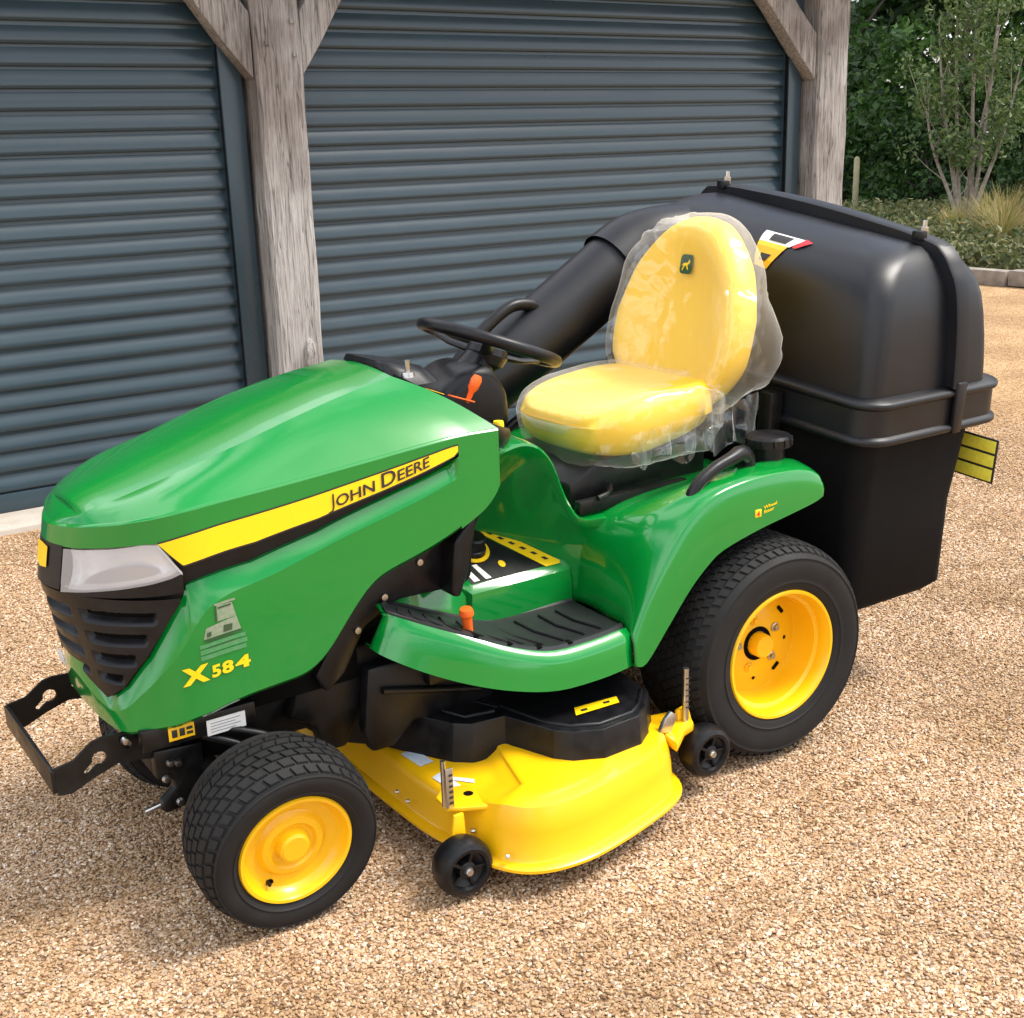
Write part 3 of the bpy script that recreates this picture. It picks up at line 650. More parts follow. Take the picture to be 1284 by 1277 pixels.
# black recess: side slot and the backing of the nose
def rec_hi(t): return lerp(DB, t) + .004 if t < 4.25 else (lerp(DT, t) if t < 4.95 else lerp(CAPT, t) + .006)
GR = empty('grille', (0, 0, 0), TR); 
strip('slot_backing', BLACKP, HOOD, .60, 10, lambda t: lerp(SLT, t) - .01, rec_hi, -.032, n=120, both=True)
for sg in (1, -1):
    d = strip('stripe_decal', YDECAL, HOOD, .61, 4.94, L(DB), L(DT), .0015, n=70, rows_=3, sgn=sg, wrap=.03)
    strip('stripe_border', INK, HOOD, .60, 4.97, lambda t: lerp(DB, max(t, .61)) - .004, lambda t: lerp(DT, max(t, .61)) + .004, .0006, n=70, rows_=3, sgn=sg)
    # fine texture lines across the front of the stripe are in the decal colour; lettering follows
def conform(V2, t_of, z_of, off, sgn=1):
    out_ = []
    for x, y in V2:
        t = t_of(x); p = HS(t, z_of(t, x, y), off); out_.append((p[0], p[1] * sgn, p[2]))
    return out_
# t <-> x on the side is nearly linear between control points
def t_at_x(x): return float(np.interp(-x, [-.635, -.45, -.2, 0, .10, .17, .235], [0, 1, 2, 3, 4, 5, 6]))
def j_glyph(size):
    c_ = [(.30, .70), (.30, .12), (.285, .0), (.235, -.085), (.15, -.125), (.04, -.13)]
    P = catmull([(x * size, y * size) for x, y in c_], 4); V, F = [], []; hw = .042 * size
    for i, p in enumerate(P):
        d = P[min(i + 1, len(P) - 1)] - P[max(i - 1, 0)]; d /= np.linalg.norm(d); nn = np.array((-d[1], d[0])) * hw; V += [p - nn, p + nn]
    for i in range(len(P) - 1): F.append((2 * i, 2 * i + 1, 2 * i + 3, 2 * i + 2))
    return np.array(V), F
def lettering(name, pieces, m, parent, x_start, base_fn, off, sgn=1):
    """pieces: (text, size, bold, stretch); written from the front (left in view) towards the rear"""
    V, F = [], []; cur = x_start
    for txt, size, bold, st in pieces:
        if txt == ' ': cur += size; continue
        v, f = (j_glyph(size) if txt == 'J' else text_mesh(txt, size, bold)); v = v * np.array([st, 1]); wd = v[:, 0].max(); mn = v[:, 0].min(); b = len(V)
        for x, y in v:
            X = cur + x - mn; t = t_at_x(X); p = HS(t, base_fn(X) + y, off); V.append((p[0], p[1] * sgn, p[2]))
        F += [tuple(i + b for i in q) for q in f]; cur += wd - mn + size * .09
    return from_pd(name, V, F, m, parent, None)
def dec_base(X):
    t = t_at_x(X); return lerp(DB, t) + .0065
lettering('stripe_lettering', [('J', .047, .0006, 1.1), ('OHN', .035, .0006, 1.16), (' ', .012, 0, 1), ('D', .047, .0006, 1.1), ('EERE', .035, .0006, 1.16)], INK, HOOD, .205, dec_base, .0032)
def mod_base(X): return .548 + (X + .14) * .13
lettering('model_lettering', [('X', .050, .0028, 1.25), (' ', .002, 0, 1), ('5', .037, .0014, 1.35), ('8', .037, .0014, 1.35), ('4', .037, .0014, 1.35)], YDECAL, HOOD, -.146, mod_base, .0022)
# translucent dealer sticker: grey tractor outline over a small caption
def hood_quads(name, quads, m, off, x0=-.103, z0=.597, sl=.12, n=6):
    V, F = [], []
    for q in quads:
        b = len(V)
        for i in range(n + 1):
            for j in range(n + 1):
                u, v = i / n, j / n; x = (q[0][0] * (1 - u) + q[1][0] * u) * (1 - v) + (q[3][0] * (1 - u) + q[2][0] * u) * v; z = (q[0][1] * (1 - u) + q[1][1] * u) * (1 - v) + (q[3][1] * (1 - u) + q[2][1] * u) * v
                V.append(tuple(HS(t_at_x(x0 + x), z0 + z + x * sl, off)))
        for i in range(n):
            for j in range(n): F.append((b + i * (n + 1) + j, b + i * (n + 1) + j + 1, b + (i + 1) * (n + 1) + j + 1, b + (i + 1) * (n + 1) + j))
    return from_pd(name, V, F, m, HOOD, None)
def rq(x0, x1, z0, z1): return [(x0, z0), (x1, z0), (x1, z1), (x0, z1)]
hood_quads('dealer_sticker', [[(.010, .046), (.094, .046), (.088, .078), (.018, .070)], [(.046, .078), (.088, .078), (.082, .112), (.050, .114)], rq(.044, .088, .114, .119)], GREYSTK, .0012)
hood_quads('sticker_caption', [rq(0, .100, .0, .010), rq(0, .102, .013, .024), rq(0, .100, .027, .036)], GREYGRN, .0012)
hood_quads('sticker_print', [rq(.045, .049, .078, .112), rq(.052, .080, .106, .110), rq(.010, .096, .041, .0445), [(.060, .050), (.078, .050), (.080, .064), (.062, .066)], [(.018, .050), (.030, .050), (.031, .060), (.020, .060)], rq(.02, .08, .0375, .0395), rq(.02, .085, .0245, .0262)], mat('sticker_dark', (.035, .07, .03), .5), .0020, n=3)
# badge on the nose centre
bd = from_pd('nose_badge', [tuple(HS(t, z, .004) * np.array([1, 1, 1])) for t, z in ((9.1, .79), (9.1, .835), (10, .84), (10, .785))] + [tuple(HS(t, z, .004) * np.array([1, -1, 1])) for t, z in ((9.1, .835), (9.1, .79))], [(0, 1, 2, 4, 5, 3)], YDECAL, GR, None)

# grille: a smooth black panel with rows of recessed slots round the nose
GZ = [.744, .716, .668, .622, .577, .54]
GT = [4.75, 5.1, 5.45, 5.9, 6.45, 7.0]          # where each slot row starts on the flank
def sstep(a_, b_, x): f = min(1, max(0, (x - a_) / (b_ - a_))); return f * f * (3 - 2 * f)
def g_low(t): return lerp(SLT, t) + .002
def g_high(t): return .745
def g_off(t, f):
    z = g_low(t) + (g_high(t) - g_low(t)) * f; off = -.002
    for i in range(1, 5):
        z0, z1 = GZ[i], GZ[i + 1]
        if z1 < z <= z0:
            u = (z0 - z) / (z0 - z1); d = 1 - sstep(.22, .62, u) if u > .03 else u / .03
            m_ = sstep(GT[i], GT[i] + .25, t) * (1 - sstep(7.25, 7.5, t)) + sstep(7.85, 8.1, t)
            off -= .017 * d * m_
    return off
strip('grille_panel', BLACKP, GR, 4.42, 10, g_low, g_high, g_off, n=150, rows_=80, both=True, smooth=30)
for i in range(1, 5):
    for sg in (1, -1):
        strip('grille_slot', DARK, GR, GT[i] + .18, 7.32, lambda t: max(GZ[i] - .0125, g_low(t) + .004), lambda t: max(GZ[i] - .0015, g_low(t) + .005), -.0145, n=24, rows_=1, sgn=sg)
strip('nose_panel', BLACKP, GR, 8.1, 10, lambda t: .75, lambda t: lerp(CAPT, t) + .002, .0005, n=24, both=True, wrap=.03)
strip('lamp_surround', BLACKP, GR, 4.3, 8.1, lambda t: .742 + .004 * (8 - t), lambda t: lerp(HLB, t) + .002, -.001, n=40, rows_=2, both=True, wrap=.02)
for sg in (1, -1):
    h = strip('headlight', SILVERP, TR, 4.34, 8.0, L(HLB), lambda t: (lerp(HLT, t) if t > 4.95 else .799 + (t - 4.32) / .63 * .066), lambda t, f: -.016 - .010 * math.sin(f * math.pi), n=60, rows_=8, sgn=sg)
    strip('lens', LENS, h, 4.32, 8.02, L(HLB), lambda t: (lerp(HLT, t) if t > 4.95 else .799 + (t - 4.32) / .63 * .066), .0015, n=60, rows_=5, sgn=sg, wrap=.022)
    strip('lamp_bowl_shade', mat('lamp_bowl_shade', (.42, .42, .45), .25, metal=.5), h, 5.0, 7.2, lambda t: lerp(HLB, t) + .016, lambda t: lerp(HLB, t) + .018 + .028 * math.sin(math.pi * (t - 5.0) / 2.2) ** .6, -.012, n=30, rows_=3, sgn=sg)  # grey trough in the lamp; its colour stands for a curved shadow
    strip('lamp_lip', mat('lamp_lip', (.75, .75, .78), .25, metal=.5), h, 4.4, 7.9, lambda t: lerp(HLB, t) + .010, lambda t: lerp(HLB, t) + .0135, -.003, n=40, rows_=2, sgn=sg)
    strip('lamp_corner', mat('lamp_corner', (.42, .46, .45), .3), HOOD, 4.30, 4.97, lambda t: .796 + (t - 4.30) / .67 * .066, lambda t: .803 + (t - 4.30) / .67 * .066, .0025, n=10, rows_=1, sgn=sg)
box('hood_tag', (-.001, -.022, -.016), (.001, .022, .016), PALE, HOOD, bev=.0005, mtx=Matrix.Translation((-.292, .13, .515)) @ Matrix.Rotation(-.1, 4, 'Y'))

# ---- chassis under the hood
CH = box('chassis', (-.20, -.17, .30), (1.55, .17, .44), BLACKM, TR, bev=.01)
prism('engine_side_panel', [(.17, .47), (.30, .66), (.56, .80), (.60, .84), (.63, .84), (.61, .62), (.585, .60), (.40, .605), (.31, .56), (.25, .46), (.20, .42)], 'y', -.262, .262, BLACKP, CH, bev=.012)
prism('engine_side_panel', [(.515, .605), (.540, .595), (.566, .66), (.592, .765), (.625, .825), (.648, .88), (.655, .95), (.632, .955), (.625, .87), (.59, .80), (.53, .74)], 'y', -.318, .318, BLACKP, CH, bev=.010, seg=3)
box('engine_block', (-.15, -.24, .42), (.30, .24, .72), DARK, CH, bev=.02)
for x, z in ((.46, .69), (.36, .625), (.285, .56)):
    o = lathe('bolt', [(0, -.008), (.008, -.007), (.009, 0)], STEEL, CH, n=12); o.location = (x, -.263, z)
box('floor_pan', (.45, -.30, .38), (1.02, .30, .435), BLACKM, CH, bev=.01)
# front frame rails, labels, tow bracket
box('frame_rail', (-.24, -.262, .405), (.02, -.235, .455), BLACKM, CH, bev=.004); box('frame_rail', (-.24, .235, .405), (.02, .262, .455), BLACKM, CH, bev=.004)
o = box('warning_label', (-.182, -.2645, .417), (-.124, -.2625, .449), YWARN, CH, bev=.0003)
for i in range(2):
    box('label_print', (-.175 + i * .017, -.2656, .424), (-.163 + i * .017, -.2646, .442), INK, CH, bev=.0002)
box('label_print', (-.142, -.2656, .424), (-.128, -.2646, .431), INK, CH, bev=.0002); box('label_print', (-.142, -.2656, .435), (-.128, -.2646, .442), INK, CH, bev=.0002)
o = box('serial_plate', (-.096, -.2645, .404), (-.006, -.2625, .441), WHITE, CH, bev=.0003)
for i in range(4): box('label_print', (-.088, -.2656, .411 + i * .0068), (-.03 + .012 * (i % 2), -.2646, .4125 + i * .0068), mat('grey_print', (.25, .25, .25), .5) if i == 0 else bpy.data.materials['grey_print'], CH, bev=.0001)
BR = empty('front_bracket', (0, 0, 0), TR)
def circ(cx, cy, r_, n=14, a0=0): return [(cx + r_ * math.cos(a0 + 2 * math.pi * k / n), cy + r_ * math.sin(a0 + 2 * math.pi * k / n)) for k in range(n)]
def keyhole(cx, cz, dx, dz, r_):
    d = Vector((dx, dz)).normalized(); nrm = Vector((-d.y, d.x)); c0 = Vector((cx, cz)); c1 = c0 + d * .040
    a = math.atan2(d.y, d.x); pts = []
    for k in range(15): t = a + .45 + (2 * math.pi - .9) * k / 14; pts.append((cx + r_ * math.cos(t), cz + r_ * math.sin(t)))
    for s in (-1, 0, 1): pts.append(tuple(c1 + nrm * (.006 * s) + d * (.004 * (1 - abs(s)))))
    return pts
for sgn in (-1, 1):
    y = .2 * sgn
    prism('bracket_arm', [(-.416, .400), (-.412, .338), (-.383, .334), (-.329, .357), (-.275, .374), (-.20, .36), (-.14, .36), (-.14, .43), (-.268, .440), (-.306, .443), (-.330, .438), (-.372, .407)], 'y', y - .004, y + .004, BLACKM, BR, hole=[keyhole(-.318, .397, -.75, -.6, .016), circ(-.255, .41, .009)])
prism('bracket_bar', [(-.205, .345), (.205, .345), (.205, .398), (.17, .402), (-.17, .402), (-.205, .398)], 'x', -.422, -.413, BLACKM, BR, bev=.002)
prism('hitch_plate', [(-.205, .38), (-.095, .37), (-.092, .31), (-.115, .26), (-.138, .228), (-.190, .222), (-.203, .236), (-.198, .252), (-.165, .28), (-.168, .30), (-.205, .312)], 'y', -.215, -.185, BLACKM, BR, bev=.006)
prism('hitch_plate', [(-.205, .38), (-.095, .37), (-.092, .31), (-.115, .26), (-.138, .228), (-.190, .222), (-.203, .236), (-.198, .252), (-.165, .28), (-.168, .30), (-.205, .312)], 'y', .185, .215, BLACKM, BR, bev=.006)
for x, y, z in ((-.262, -.212, .425), (-.172, -.218, .345), (-.155, -.218, .34), (-.16, -.218, .245), (-.185, -.218, .31)):
    o = lathe('bolt', [(0, -.010), (.007, -.009), (.009, -.004), (.010, 0)], STEEL, BR, n=10); o.location = (x, y, z)
tube('hitch_pin', [(-.235, -.2, .236), (-.19, -.2, .243)], .006, STEEL, BR, n=10)
# front axle and steering links
AX = tube('front_axle', [(0, -.36, .215), (0, -.2, .25), (0, 0, .27), (0, .2, .25), (0, .36, .215)], .038, BLACKM, TR, n=12)
tube('tie_rod', [(.10, -.36, .215), (.12, 0, .23), (.10, .36, .215)], .011, BLACKM, AX, n=10)
tube('steering_cylinder', [(-.08, -.30, .30), (-.08, -.05, .31)], .022, BLACKM, AX, n=12); tube('cylinder_rod', [(-.08, -.34, .298), (-.08, -.28, .30)], .009, STEEL, AX, n=10)
for s in (-1, 1): box('kingpin_housing', (-.045, s * .33 - .03, .15), (.045, s * .33 + .03, .30), BLACKM, AX, bev=.012)
for p in ([(-.1, -.24, .40), (-.02, -.27, .36), (.03, -.26, .30)], [(-.06, -.25, .41), (.04, -.28, .37), (.09, -.25, .31)]): tube('hydraulic_hose', catmull(p, 5), .010, BLACKP, AX, n=8)

# ---- wheels
def tyre_mesh(name, Rr, w_, rr, cols, rows_, parent, lug_h=.0055):
    """carcass plus moulded turf tread blocks, axis along y, outer face towards -y"""
    hw = w_ / 2
    prof = [(rr - .012, -hw + .030), (rr + .002, -hw + .016), (rr + .012, -hw + .009), (rr + .20 * (Rr - rr), -hw + .0055), (rr + .215 * (Rr - rr), -hw + .003), (rr + .235 * (Rr - rr), -hw + .003), (rr + .25 * (Rr - rr), -hw + .0045), (rr + .40 * (Rr - rr), -hw + .001), (rr + .58 * (Rr - rr), -hw), (rr + .70 * (Rr - rr), -hw + .003), (rr + .715 * (Rr - rr), -hw + .0012), (rr + .74 * (Rr - rr), -hw + .0022), (rr + .755 * (Rr - rr), -hw + .0055), (Rr - .022, -hw + .020), (Rr - .011, -hw + .042), (Rr - lug_h, -hw * .45), (Rr - lug_h + .001, 0)]
    prof = prof + [(r_, -h) for r_, h in reversed(prof[:-1])]
    pc = catmull(prof, 2); n = 80; V, F = [], []
    k = len(pc)
    for i in range(n):
        a = 2 * math.pi * i / n
        for r_, h in pc: V.append((r_ * math.cos(a), h, r_ * math.sin(a)))
    for i in range(n):
        for j in range(k - 1): F.append((i * k + j, ((i + 1) % n) * k + j, ((i + 1) % n) * k + j + 1, i * k + j + 1))
    # tread surface profile by y
    ph = np.array([(h, r_) for r_, h in pc]); ph = ph[(ph[:, 1] > rr + .72 * (Rr - rr))]; ph = ph[np.argsort(ph[:, 0])]
    surf = lambda y: float(np.interp(y, ph[:, 0], ph[:, 1]))
    ylim = hw - .014; ys = np.linspace(-ylim, ylim, cols + 1)
    for c_ in range(cols):
        ya, yb = ys[c_] + .0021, ys[c_ + 1] - .0021
        edge = c_ in (0, cols - 1); sh = (c_ % 2) * .5
        nr = rows_
        for i in range(nr):
            a0 = 2 * math.pi * (i + sh) / nr; aw = 2 * math.pi / nr * (.86 if not edge else .76)
            sk = .25 * aw * (1 if c_ < cols / 2 else -1)
            if edge: sk *= 1.3
            b = len(V); m_ = 3 if edge else 2
            for h_, ins in ((-.004, 0), (lug_h, .0012)):
                for q in range(m_):
                    y = ya + ins + (yb - ya - 2 * ins) * q / (m_ - 1); r0 = surf(y) + h_ * (1.0 if h_ < 0 else 1.0)
                    for s_ in (0, 1):
                        a = a0 + (ins / Rr if s_ == 0 else aw - ins / Rr) + sk * (q / (m_ - 1)); V.append((r0 * math.cos(a), y, r0 * math.sin(a)))
            B, Tt = b, b + 2 * m_
            for q in range(m_ - 1):
                F.append((Tt + 2 * q, Tt + 2 * q + 1, Tt + 2 * q + 3, Tt + 2 * q + 2))
                F.append((B + 2 * q, B + 2 * q + 2, Tt + 2 * q + 2, Tt + 2 * q)); F.append((B + 2 * q + 1, Tt + 2 * q + 1, Tt + 2 * q + 3, B + 2 * q + 3))
            F.append((B, Tt, Tt + 1, B + 1)); e = 2 * (m_ - 1); F.append((B + e, B + e + 1, Tt + e + 1, Tt + e))
    o = from_pd(name, V, F, RUBBER, parent, 40)
    return o
def wheel(name, loc, Rr, w_, rr, cols, rows_, rz=0, rx=0, flip=False, front=True):
    wv = empty(name, loc, TR); wv.rotation_euler = Euler((rx, 0, rz + (math.pi if flip else 0)), 'XYZ')
    hw = w_ / 2
    tyre_mesh('tyre', Rr, w_, rr, cols, rows_, wv)
    f0 = -hw + .010
    if front:
        prof = [(rr - .004, f0 + .012), (rr + .004, f0 + .004), (rr + .001, f0 - .001), (rr - .006, f0), (rr - .010, f0 + .008), (rr - .014, f0 + .022), (rr - .022, f0 + .030), (rr * .64, f0 + .036), (rr * .60, f0 + .033), (rr * .55, f0 + .024), (rr * .44, f0 + .021), (rr * .39, f0 + .028), (rr * .31, f0 + .030), (rr * .285, f0 + .022), (rr * .27, f0 + .012), (rr * .22, f0 + .008), (0, f0 + .008)]
    else:
        prof = [(rr - .004, f0 + .012), (rr + .004, f0 + .004), (rr + .001, f0 - .001), (rr - .006, f0), (rr - .011, f0 + .010), (rr - .016, f0 + .030), (rr - .016, f0 + .036), (rr - .026, f0 + .042), (rr - .028, f0 + .105), (rr - .034, f0 + .118), (rr * .60, f0 + .112), (rr * .52, f0 + .104), (rr * .2, f0 + .104)]
    rim = lathe('rim', prof, YELLOW, wv, n=72, smooth=30)
    if front:
        v_ = prism('valve_hole', circ(0, 0, .009), 'y', 0, .004, DARK, wv, bev=0); v_.location = (-rr * .42, f0 + .0305, -rr * .66); v_.rotation_euler = (.0, 0, .15)
        o = lathe('valve', [(0, -.018), (.004, -.017), (.0045, 0)], BLACKP, wv, n=10); o.location = (-rr * .46, f0 + .034, -rr * .62)
    else:
        fd = f0 + .103
        lathe('hub', [(0, f0 + .070), (rr * .165, f0 + .070), (rr * .185, f0 + .075), (rr * .19, fd + .02)], YELLOW, wv, n=36)
        lathe('hub_gap', [(rr * .20, fd - .0012), (rr * .27, fd - .0012), (rr * .275, fd + .004)], DARK, wv, n=36)
        for k in range(5):
            a = 2 * math.pi * k / 5 + .5; o = lathe('wheel_bolt', [(0, -.012), (.008, -.011), (.010, -.004), (.0135, -.003), (.014, 0)], YELLOW if k % 2 else STEEL, wv, n=8); o.location = (rr * .40 * math.cos(a), fd, rr * .40 * math.sin(a))
        for k in range(4):
            a = 2 * math.pi * k / 4 + .72; o = prism('rim_slot', [(-.012, -.005), (.012, -.005), (.014, 0), (.012, .005), (-.012, .005), (-.014, 0)], 'y', -.003, .006, DARK, wv, bev=0)
            o.location = (rr * .66 * math.cos(a), f0 + .113, rr * .66 * math.sin(a)); o.rotation_euler = (0, -a + math.pi / 2, 0)
        for k in range(4):
            a = 2 * math.pi * k / 4 + 1.5; o = lathe('rim_hole', [(0, -.0012), (.006, -.0012)], DARK, wv, n=10); o.location = (rr * .575 * math.cos(a), f0 + .1085, rr * .575 * math.sin(a))
    return wv
RF, WF, rF = .207, .205, .1276
RRr, WR, rR = .306, .29, .1783
wheel('front_wheel', (0, -.4977 + WF / 2, RF - .004), RF, WF, rF, 7, 40, rz=R(-1.7), rx=.122)
wheel('front_wheel', (.04, .445 - WF / 2, RF - .004), RF, WF, rF, 7, 40, rz=R(-1.7), rx=.02, flip=True)
wheel('rear_wheel', (1.40, -.5713 + WR / 2, RRr - .005), RRr, WR, rR, 11, 64, rz=R(-3.2), front=False)
wheel('rear_wheel', (1.40, .5713 - WR / 2, RRr - .005), RRr, WR, rR, 11, 64, rz=R(-3.2), flip=True, front=False)
tube('rear_axle', [(1.40, -.40, .30), (1.40, .40, .30)], .05, BLACKM, TR, n=14)

# ---- fenders and platform: one green moulding, lofted over columns of constant y
FEN_O = [(.925, .452), (.95, .50), (1.0, .582), (1.06, .660), (1.12, .722), (1.20, .770), (1.34, .790), (1.50, .786), (1.570, .766), (1.592, .738)]
FEN_M = [(.955, .452), (.97, .53), (1.00, .615), (1.04, .680), (1.10, .732), (1.20, .776), (1.34, .795), (1.52, .794), (1.585, .774), (1.602, .742)]
FEN_I = [(.975, .452), (.98, .53), (.99, .60), (1.01, .655), (1.05, .695), (1.15, .720), (1.34, .735), (1.52, .735), (1.60, .72), (1.63, .70)]
FEN_C = [(.965, .452), (.97, .53), (.975, .60), (.985, .655), (1.02, .690), (1.15, .710), (1.34, .72), (1.52, .72), (1.60, .71), (1.63, .69)]
FEN_L = [(.925, .376), (.962, .376), (1.035, .458), (1.105, .538), (1.165, .590), (1.22, .621), (1.34, .650), (1.46, .670), (1.55, .686), (1.585, .698)]
def fender():
    cols_ = [(-.506, FEN_L), (-.503, [(a[0] * .45 + b[0] * .55, a[1] * .45 + b[1] * .55) for a, b in zip(FEN_L, FEN_O)]), (-.495, [(a[0] * .10 + b[0] * .90, a[1] * .10 + b[1] * .90) for a, b in zip(FEN_L, FEN_O)]), (-.484, FEN_O), (-.452, [(a[0] * .4 + b[0] * .6, a[1] * .4 + b[1] * .6 + .004) for a, b in zip(FEN_M, FEN_O)]), (-.40, FEN_M), (-.33, [((a[0] + b[0]) / 2, (a[1] + b[1]) / 2) for a, b in zip(FEN_M, FEN_I)]), (-.25, FEN_I), (-.12, FEN_C), (0, FEN_C)]
    cs = [[np.array((x, y, z)) for x, z in catmull(tab, 4)] for y, tab in cols_]
    lip = [p + np.array((0, .03, .004)) for p in cs[0]]
    full = [lip] + cs
    # smooth across y
    rows = list(zip(*full)); rows = [[q for q in (list(r_[:1]) + catmull(list(r_[1:]), 4))] for r_ in rows]
    V, F = [], []
    for sg in (1, -1):
        b = len(V); k = len(rows[0])
        for r_ in rows:
            for p in r_: V.append((p[0], p[1] * sg, p[2]))
        for i in range(len(rows) - 1):
            for j in range(k - 1): F.append((b + i * k + j, b + i * k + j + 1, b + (i + 1) * k + j + 1, b + (i + 1) * k + j))
    o = from_pd('fender_body', V, F, GREEN, TR, 45, merge=.0005); md = o.modifiers.new('solid', 'SOLIDIFY'); md.thickness = .005; md.offset = -1
    return o
FB = fender()
# wheel arch liner keeps light out behind the tyres
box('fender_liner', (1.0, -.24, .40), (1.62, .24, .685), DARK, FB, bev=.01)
# pedestal between dash and seat, with concave flanks
def pedestal():
    rows = []
    for x, zt, ht, hb in ((.680, .93, .28, .03), (.76, .935, .26, .03), (.82, .915, .25, .07), (.875, .86, .235, .11), (.915, .77, .23, .15), (.96, .700, .235, .19), (1.02, .690, .25, .235), (1.07, .690, .26, .25)):
        zb = .60
        r_ = [(x, -hb, .45), (x, -hb, zb)]
        for k in range(1, 6):
            f = k / 6; r_.append((x, -(hb + (ht - hb) * f ** 1.6), zb + (zt - .02 - zb) * f))
        r_ += [(x, -ht, zt - .018), (x, -ht + .02, zt), (x, 0, zt + .004)]
        r_ += [(p[0], -p[1], p[2]) for p in reversed(r_[:-1])]; rows.append(r_)
    rows = [catmull(list(c_), 3) for c_ in zip(*rows)]
    rows = [list(c_) for c_ in zip(*rows)]; rows = [catmull(r_, 3) for r_ in rows]
    return grid_obj('pedestal', rows, GREEN, TR, 40, thick=.004)
PED = pedestal()

# ---- footrests
def footrest(sg):
    # outer top edge from rear to front, (x, y, z)
    OT = [(.928, -.478, .462), (.82, -.486, .458), (.70, -.486, .462), (.60, -.462, .488), (.50, -.418, .528), (.42, -.372, .560), (.355, -.325, .588), (.335, -.295, .598)]
    IT = [(.955, -.205, .452), (.85, -.200, .452), (.70, -.196, .456), (.60, -.200, .490), (.50, -.215, .535), (.42, -.235, .575), (.365, -.262, .600), (.338, -.280, .605)]
    OB = [(.925, -.497, .376), (.82, -.503, .372), (.69, -.502, .377), (.58, -.478, .398), (.48, -.436, .428), (.39, -.386, .466), (.318, -.335, .506), (.300, -.290, .520)]
    OT_, IT_, OB_ = catmull(OT, 4), catmull(IT, 4), catmull(OB, 4)
    rows = []
    for a, b, c_ in zip(OT_, IT_, OB_):
        w_ = b - a; up = np.array((0, 0, .006))
        h_ = lerp([(.335, .004), (.42, .030), (.50, .060), (.60, .088), (.66, .06), (1.0, .02)], b[0]); rows.append([b + np.array((0, .055, h_ - .004)), b + np.array((0, .022, h_)), b + np.array((0, .010, h_ * .85)), b, a + w_ * .14 + up * 0, a + w_ * .09 + up * .3, a + w_ * .05 + up, a + w_ * .0 + np.array((0, -.004, -.006)), a * .75 + c_ * .25 + np.array((0, -.006, 0)), a * .4 + c_ * .6 + np.array((0, -.003, 0)), c_, c_ + np.array((0, .02, .004))])
    rows = [[(p[0], p[1] * -sg, p[2]) for p in r_] for r_ in rows]
    fr = grid_obj('footrest', rows, GREEN, TR, 40); md = fr.modifiers.new('solid', 'SOLIDIFY'); md.thickness = .004; md.offset = -1
    m2 = []
    for a, b in zip(OT_[:-2], IT_[:-2]):
        w_ = b - a; m2.append([a + w_ * .10 + np.array((0, 0, .001)), a + w_ * .115 + np.array((0, 0, .010)), a + w_ * .15 + np.array((0, 0, .011)), a + w_ * .18 + np.array((0, 0, .006))] + [a + w_ * f + np.array((0, 0, .006)) for f in (.4, .6, .8, .93)] + [a + w_ * .975 + np.array((0, 0, .008)), a + w_ * .99 + np.array((0, 0, .013))])
    m2 = [[(p[0], p[1] * -sg, p[2]) for p in r_] for r_ in m2]
    mt = grid_obj('rubber_mat', m2, MATRUB, fr, 40)
    # ribs moulded across the mat
    for i in range(2, len(OT_) - 5, 2):
        a, b = OT_[i], IT_[i]; w_ = b - a; up = np.array((0, 0, .0095))
        p0, p1 = a + w_ * .20 + up, a + w_ * .84 + up + np.array((-.03, 0, 0))
        if i > 12: p1 = a + w_ * .7 + up
        tube('mat_rib', [(p[0], p[1] * -sg, p[2]) for p in (p0, (p0 + p1) / 2 + np.array((-.012, 0, 0)), p1)], .0038, MATRUB, mt, n=6)
    for i in range(6, 18, 3):
        a, b = OT_[i], IT_[i]; q = a + (b - a) * .135 + np.array((0, 0, .0085))
        box('mat_notch', (-.006, -.010, -.001), (.006, .010, .004), DARK, mt, bev=.001, mtx=Matrix.Translation((q[0], q[1] * -sg, q[2])))
    return fr
FR = footrest(-1); FR2 = footrest(1)
# orange pedal on the left footrest
pd_ = lathe('brake_lock', [(0, .064), (.015, .062), (.018, .052), (.0175, .045), (.013, .040), (.012, .0), (.0125, -.004)], ORANGE, FR, n=20, axis='z'); pd_.location = (.548, -.33, .512); pd_.rotation_euler = (.1, -.12, 0)
# mowing-height control box between footrest and pedestal
def cbz(y): return .551 + .62 * (y + .205)
def control_box():
    bt = [(.640, -.205), (.955, -.205), (.975, -.19), (.985, -.12), (.96, .02), (.66, .02), (.625, -.10), (.625, -.18)]
    loops = []
    for k, (dz, ins) in enumerate(((0, 0), (.6, 0), (.92, .004), (1.0, .016))):
        l_ = []
        for x, y in bt:
            X = x + (ins if x < .8 else -ins); Y_ = y + (ins if y < -.15 else 0)
            zt = cbz(Y_); l_.append((X, Y_, .455 + (zt - .455) * dz))
        loops.append(l_)
    return loft('control_box', loops, GREEN, FB, 30)
CB = control_box()
def cb_pt(x, y, h=.0): return Vector((x, y, cbz(y) + h))
def cb_patch(name, pts, m, h):
    return from_pd(name, [cb_pt(x, y, h) for x, y in pts], [tuple(range(len(pts)))], m, FB, None)
cb_patch('control_plate', [(.655, -.184), (.885, -.184), (.80, -.095), (.735, -.02), (.66, -.02), (.645, -.10)], BLACKP, .0015)
cb_patch('plate_stripe', [(.664, -.180), (.682, -.180), (.664, -.120), (.652, -.120)], WHITE, .0028)
cb_patch('plate_stripe', [(.700, -.180), (.718, -.180), (.700, -.135), (.686, -.135)], WHITE, .0028)
cb_patch('plate_dot', circ(.770, -.150, .010, 12), YDECAL, .0028)
cb_patch('warning_decal', [(.885, -.188), (.930, -.188), (.935, -.180), (.845, -.085), (.775, -.012), (.745, -.012), (.738, -.022), (.80, -.092)], YDECAL, .0032)
